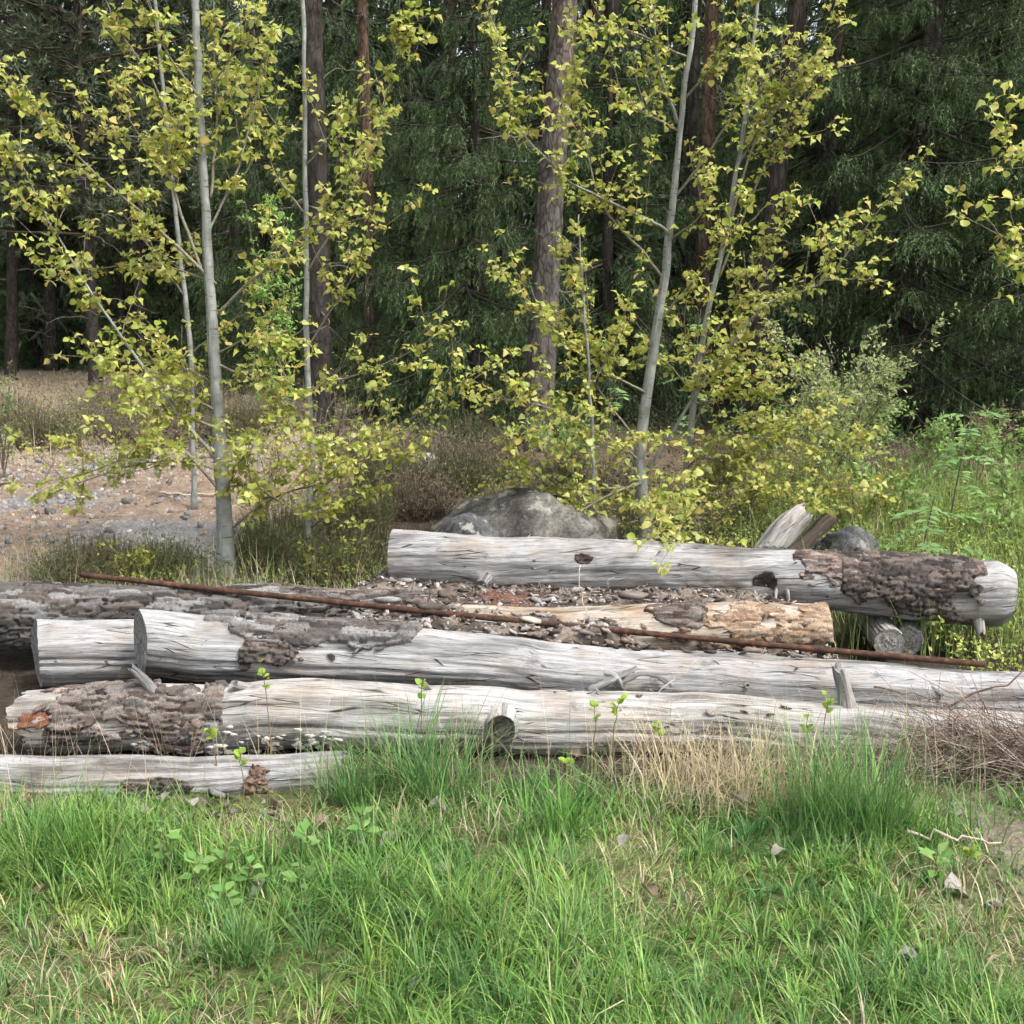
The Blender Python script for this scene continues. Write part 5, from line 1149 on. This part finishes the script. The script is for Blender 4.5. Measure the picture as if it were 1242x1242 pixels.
def front_c(x, y, c, r):
    blue = sstep(.45, .62, fbm(x * 1.8, y * 1.8, 21, 3))[:, None]; c = lerp(c, c * A([.80, .90, .92]), .8 * blue)
    yel = sstep(.5, .68, fbm(x * 2.2, y * 2.2, 33, 3))[:, None]; c = lerp(c, c * A([1.25, 1.05, .95]), .5 * yel)
    s = r.random(len(x)) < (.015 + .25 * dry(x, y)); c[s] = pick(STRAW, int(s.sum()), r); return c
grass_patch('grass', 'lush green grass covering the foreground', 88000, (-2.3, 2.3), (1.55, 3.75), G, (.045, .185), (.0024, .0062), .45, 1.1, 1, front_d, 3, front_c, lenf=front_len, clump=.085)
grass_patch('dry_grass', 'matted straw coloured dead grass in the foreground turf', 20000, (-2.3, 2.3), (1.55, 3.8), STRAW, (.04, .14), (.0013, .0026), 1.0, 1.1, 2, lambda x, y: (.06 + .94 * dry(x, y)), 3, clump=.07)
grass_patch('straw_tuft', 'pale tan dead grass leaning in front of the middle of the logs', 1900, (.35, 1.35), (3.40, 3.86), STRAW, (.12, .42), (.0018, .0042), .85, 1.2, 3, lambda x, y: np.exp(-((x - .78) / .34) ** 2))
grass_patch('dry_stalks', 'thin dry straw stalks standing in front of the logs', 420, (-2.1, 1.7), (3.5, 3.82), STRAW, (.22, .5), (.0016, .0026), .35, .5, 4)
grass_patch('dry_stalks', 'thin dry grass behind the rusty bar and among the heather', 2600, (-3.2, .0), (5.5, 7.0), STRAW + [(.20, .28, .09), (.16, .26, .07)], (.10, .34), (.002, .004), .4, .8, 5)
grass_patch('dry_stalks', 'tall yellowish grass at the right edge behind the logs', 11000, (1.2, 4.5), (5.0, 9.0), [(.48, .42, .25), (.20, .33, .08), (.17, .30, .07), (.25, .36, .10), (.30, .37, .12)], (.15, .55), (.0025, .006), .35, .7, 6, lambda x, y: sstep(1.0, 2.2, x - .1 * (y - 5)))
grass_patch('dry_stalks', 'dry pale grass and brush on the bank beyond the gravel', 3500, (-8, -.5), (10.3, 17), STRAW + [(.30, .22, .17), (.22, .25, .12)], (.12, .40), (.003, .006), .5, .8, 16)
# tall grass tufts: countable
def tuft(label, px, y, n, R, L, seed, cols, bend=.9, lean=.32, wd=(.003, .006)):
    r = np.random.default_rng(seed); p = gp(px, y); a = r.uniform(0, 6.28, n); q = R * (np.abs(r.normal(0, .75, n))); cl = r.normal(0, R * .45, (7, 2))[r.integers(7, size=n)]; P = p + np.stack([q * np.cos(a) * .7 + cl[:, 0], (q * np.sin(a) * .7 + cl[:, 1]) * .7, 0 * a], 1); P[:, 2] = gz(P[:, 0], P[:, 1]) - .01
    V, F = blades(P, lerp(L[0] * .6, L[1], r.random(n) ** 1.3), r.uniform(*wd, n), a + r.normal(0, 1.0, n), np.abs(r.normal(0, lean, n)) + q / R * .12, np.abs(r.normal(bend, bend * .5, n)), 5)
    b = Buf(); b.add(V - p, F, np.repeat(pick(cols, n, r, .15), 11, 0)); o = obj('grass_tuft', b.mesh('grass_tuft'), M['grass'], None, p); tag(o, label, 'grass tuft', 'tall grass tufts before the logs')
BL = [(.105, .225, .07), (.125, .255, .075), (.085, .19, .062), (.165, .29, .085), (.23, .34, .115)]
tuft('tall bluish green grass tuft in front of the log left of the dark knot', 505, 3.58, 420, .17, (.20, .50), 1, BL, .9)
tuft('green tuft hiding the right end of the slim bottom log', 415, 3.55, 260, .12, (.14, .32), 8, BL, .8)
tuft('bright green grass tuft in the turf below the dark knot', 665, 3.30, 170, .12, (.16, .33), 2, [(.15, .31, .06), (.18, .35, .08), (.12, .27, .06)], .7)
tuft('tall dense grass tuft below the upright stub', 1045, 3.30, 700, .20, (.20, .50), 3, BL + [(.13, .28, .07)], .6, .22)
tuft('dark green grass tuft low in the foreground left of centre', 275, 2.62, 320, .12, (.12, .22), 4, BL, .9)
tuft('dark lush grass tuft at the bottom centre', 700, 2.65, 420, .20, (.12, .24), 5, BL, 1.1, .45)
tuft('green tuft at the left border of the foreground', 30, 3.15, 330, .16, (.16, .30), 6, G, .6, .25)
tuft('dark tuft in the bottom right corner', 1180, 2.45, 300, .18, (.10, .22), 7, BL, .9, .4)

# small broad leaved seedlings, sprouts, dead leaves
def sprout(label, px, y, H, seed, nl, lf, cols, name='seedling', lean=(0, 0, 0), group='leafy seedlings in the grass', rise=.3, tip_only=False):
    r = np.random.default_rng(seed); p = gp(px, y); t = empty(name, p, label, 'seedling', group); s = np.linspace(0, 1, 9)[:, None]; C = p + A(lean) * s ** 1.5 + A([0, 0, H]) * s + .006 * r.normal(size=(9, 3)) * s
    b = Buf(); b.add(*tube(C, np.linspace(.003, .0012, 9), 5, False)[:2], A([.20, .14, .08])); build(b, 'stem', M['twig'], t, True)
    for q in range(nl):
        f = (.75 + .25 * r.random()) if tip_only else r.uniform(.35, 1); k = f * 7.99; i = int(k); pt = lerp(C[i], C[i + 1], k - i); a = q * 2.4 + r.uniform(0, .8); X = norm(A([math.cos(a), math.sin(a), rise + r.normal(0, .25)]))
        TV, TF = (OV * A([1, 1.15, 1.5]), OF) if lf > .03 else LT[2]; V, F = stamp(TV, TF, pt[None] + X * lf * .1, X[None], A([[0, -.3, 1.]]), [lf * r.uniform(.7, 1.2)]); b = Buf(); b.add(V, F, pick(cols, 1, r)); build(b, 'leaf', M['leaf'], t, True)
SD = [(.20, .36, .10), (.25, .40, .13), (.17, .32, .09)]
for k, (px, y, lab) in enumerate(((255, 2.98, 'largest pale green seedling in the turf under the logs'), (215, 2.92, 'pale seedling just left of the largest one'), (285, 2.92, 'pale seedling just right of the largest one'), (180, 3.02, 'small seedling left of the pale group in the turf'),
        (360, 3.12, 'seedling in the turf right of the pale group'), (250, 2.78, 'low broad seedling in front of the pale group'), (430, 3.15, 'seedling near the two grey dead leaves'), (1165, 3.0, 'small yellow green seedling on the bare patch'), (350, 2.92, 'small seedling below the grey dead leaves'))):
    sprout(lab, px, y, .10 + .05 * (k % 3 == 0), 40 + k, 7, .05, SD)
YL = [(.30, .42, .06), (.26, .38, .07)]
for k, (px, y, H, lean, lab) in enumerate(((318, 3.80, .42, (-.02, 0, 0), 'thin sprout with a green tip before the left of the front log'), (280, 3.5, .20, (0, 0, 0), 'small sprout before the slim bottom log'), (250, 3.66, .22, (-.02, 0, 0), 'sprout with bright leaves between the two lowest logs'), (508, 3.78, .36, (0, 0, 0), 'sprout in the bluish tuft'),
        (725, 3.80, .26, (0, 0, 0), 'leafy sprout under the forked root piece'), (745, 3.80, .28, (.03, 0, 0), 'second leafy sprout under the forked root piece'), (690, 3.62, .12, (0, 0, 0), 'low sprout right of the dark knot'), (990, 3.70, .26, (0, 0, 0), 'yellow green sprout left of the tall dense tuft'), (1008, 3.66, .36, (.02, 0, 0), 'taller yellow green sprout beside the tall dense tuft'), (805, 3.75, .2, (0, 0, 0), 'sprout in the pale dead grass'), (1205, 2.95, .14, (0, 0, 0), 'yellow green sprout at the right border'))):
    sprout(lab, px, y, H, 60 + k, 8, .026, YL, 'sprout', lean, 'thin sprouts before the logs', .8, True)
DL = []
for v in range(5):
    TV, TF = leaf_template(.25 + .12 * v, .7, .25, .85, 11 + v, .5); r = np.random.default_rng(v); TV[:, 2] += r.normal(0, .07, len(TV)); c = A([(.30, .265, .225), (.22, .17, .125), (.36, .335, .305), (.26, .235, .21), (.18, .13, .09)][v])
    DL.append(make_mesh('dead_leaf', TV, TF, np.tile(c, (len(TV), 1)), None, True))
spots = [(425, 1036), (403, 1075), (326, 1080), (527, 1065), (528, 1145), (510, 1205), (735, 1225), (905, 985), (760, 1025), (690, 925), (1165, 998), (1200, 1028), (1145, 1090), (1215, 1115), (1060, 1010), (165, 995), (340, 985), (480, 1025), (625, 1075), (795, 1100), (945, 1040), (380, 1010), (235, 990), (210, 975), (1185, 1060), (1225, 1050), (875, 960), (520, 990), (1110, 1180), (60, 1090)]
LMK = [(255, 1050, 'beside the pale seedlings'), (420, 1050, 'near the seedlings left of centre'), (500, 950, 'at the foot of the bluish tuft'), (665, 1000, 'at the bright green tuft'), (1050, 1000, 'at the tall dense tuft'), (850, 950, 'under the pale dead grass'), (520, 1150, 'in the low grass at bottom left of centre'), (720, 1220, 'at the bottom edge near the dark lush tuft'), (800, 1080, 'in mid turf right of centre'), (1170, 1000, 'on the upper bare patch'), (1210, 1060, 'on the bare patch by the right border'), (1140, 1150, 'below the bare patch'), (190, 980, 'below the slim bottom log'), (340, 985, 'below the right end of the slim bottom log'), (40, 1080, 'near the tuft at the left border')]
for k, (px, py) in enumerate(spots):
    p = on_ground(px, py); o = obj('dead_leaf', DL[k % 5], M['herb']); o.location = (p[0], p[1], p[2] + .035); sc = .045 + .02 * ((k * 7) % 5) / 5; o.scale = (sc, sc, sc); o.rotation_euler = (((k * 1.3) % 1.0 - .5) * .7, ((k * .7) % .8 - .4) * .7, k * 2.1)
    spot = min(LMK, key=lambda m: (m[0] - px) ** 2 + (m[1] - py) ** 2)[2]
    tag(o, ['curled pale grey', 'folded brown', 'whitish curled', 'dull grey', 'dark brown curled'][k % 5] + ' dead leaf ' + spot, 'dead leaf', 'dead leaves in the grass')
rng = np.random.default_rng(31)
def bare_spot():
    while True:
        px, py = rng.uniform(1110, 1242), rng.uniform(975, 1180); p = on_ground(px, py)
        return p
scatter(26, PEB, 'pebble', M['stone'], 'pebble', 'stone', 'pebbles on the bare patch', bare_spot, .008, .020, .35, where_bare)
def left_foot():
    px, py = rng.uniform(120, 340), rng.uniform(962, 1000); return on_ground(px, py)
scatter(40, CHIPS, 'bark_chip', M['chip'], 'bark chip', 'bark', 'bark chips below the bottom log', left_foot, .015, .05, .35, where_foot)
# brushwood at the right end of the front log
r = np.random.default_rng(9); n = 1150
c0 = np.stack([r.normal(1.80, .20, n), r.normal(3.80, .08, n), 0 * r.random(n)], 1); c0[:, 2] = gz(c0[:, 0], c0[:, 1]) + np.abs(r.normal(0, .065, n)) * np.exp(-((c0[:, 0] - 1.75) / .4) ** 2) + .01
d = norm(np.stack([r.normal(-.7, .5, n), r.normal(-.1, .45, n), r.normal(.32, .3, n)], 1)); Lg = r.uniform(.08, .34, n)[:, None]
mid = c0 + d * Lg * .5; V, F = twigs(c0 - d * Lg * .5, mid, .0018, .0014); b = Buf(); cc = np.repeat(pick([(.17, .125, .10), (.26, .20, .165), (.12, .09, .075), (.36, .30, .25)], n, r), 6, 0); b.add(V, F, cc)
V, F = twigs(mid, mid + norm(d + .3 * r.normal(size=(n, 3)) + A([0, 0, -.25])) * Lg * .5, .0014, .0008); b.add(V, F, cc)
o = build(b, 'brushwood', M['twig']); tag(o, 'tangled heap of reddish brown dead twigs at the right end of the front log', 'brushwood', kind='stuff')
for (q0, q1, rr_, lab) in ((at(1150, 858, 3.95), at(1260, 800, 3.9), .005, 'thin dark twig slanting up across the right end of the second log'), (at(1060, 833, 4.1), at(1150, 858, 4.1), .004, 'thin bent twig lying on the right end of the second log'), (at(1100, 1008, 3.2), at(1215, 1022, 3.15), .006, 'dry stick lying on the bare patch'), (at(780, 858, 4.1), at(845, 800, 4.2), .003, 'fine twig leaning on the second log'),
        (at(712, 776, 4.6), at(704, 685, 4.7), .004, 'upright forked dry twig in the debris heap'), (at(710, 725, 4.66), at(745, 700, 4.62), .003, 'dry side twig beside the forked one in the debris heap')):
    s = np.linspace(0, 1, 9)[:, None]; C = lerp(q0, q1, s) + .012 * r.normal(size=(9, 3)) * np.sin(s * PI); b = Buf(); b.add(*tube(C, np.linspace(rr_, rr_ * .5, 9), 6)[:2], A([.17, .11, .085]) if 'dark' in lab or 'bent' in lab else A([.42, .36, .29])); o = build(b, 'twig', M['twig'], None, True); tag(o, lab, 'twig')
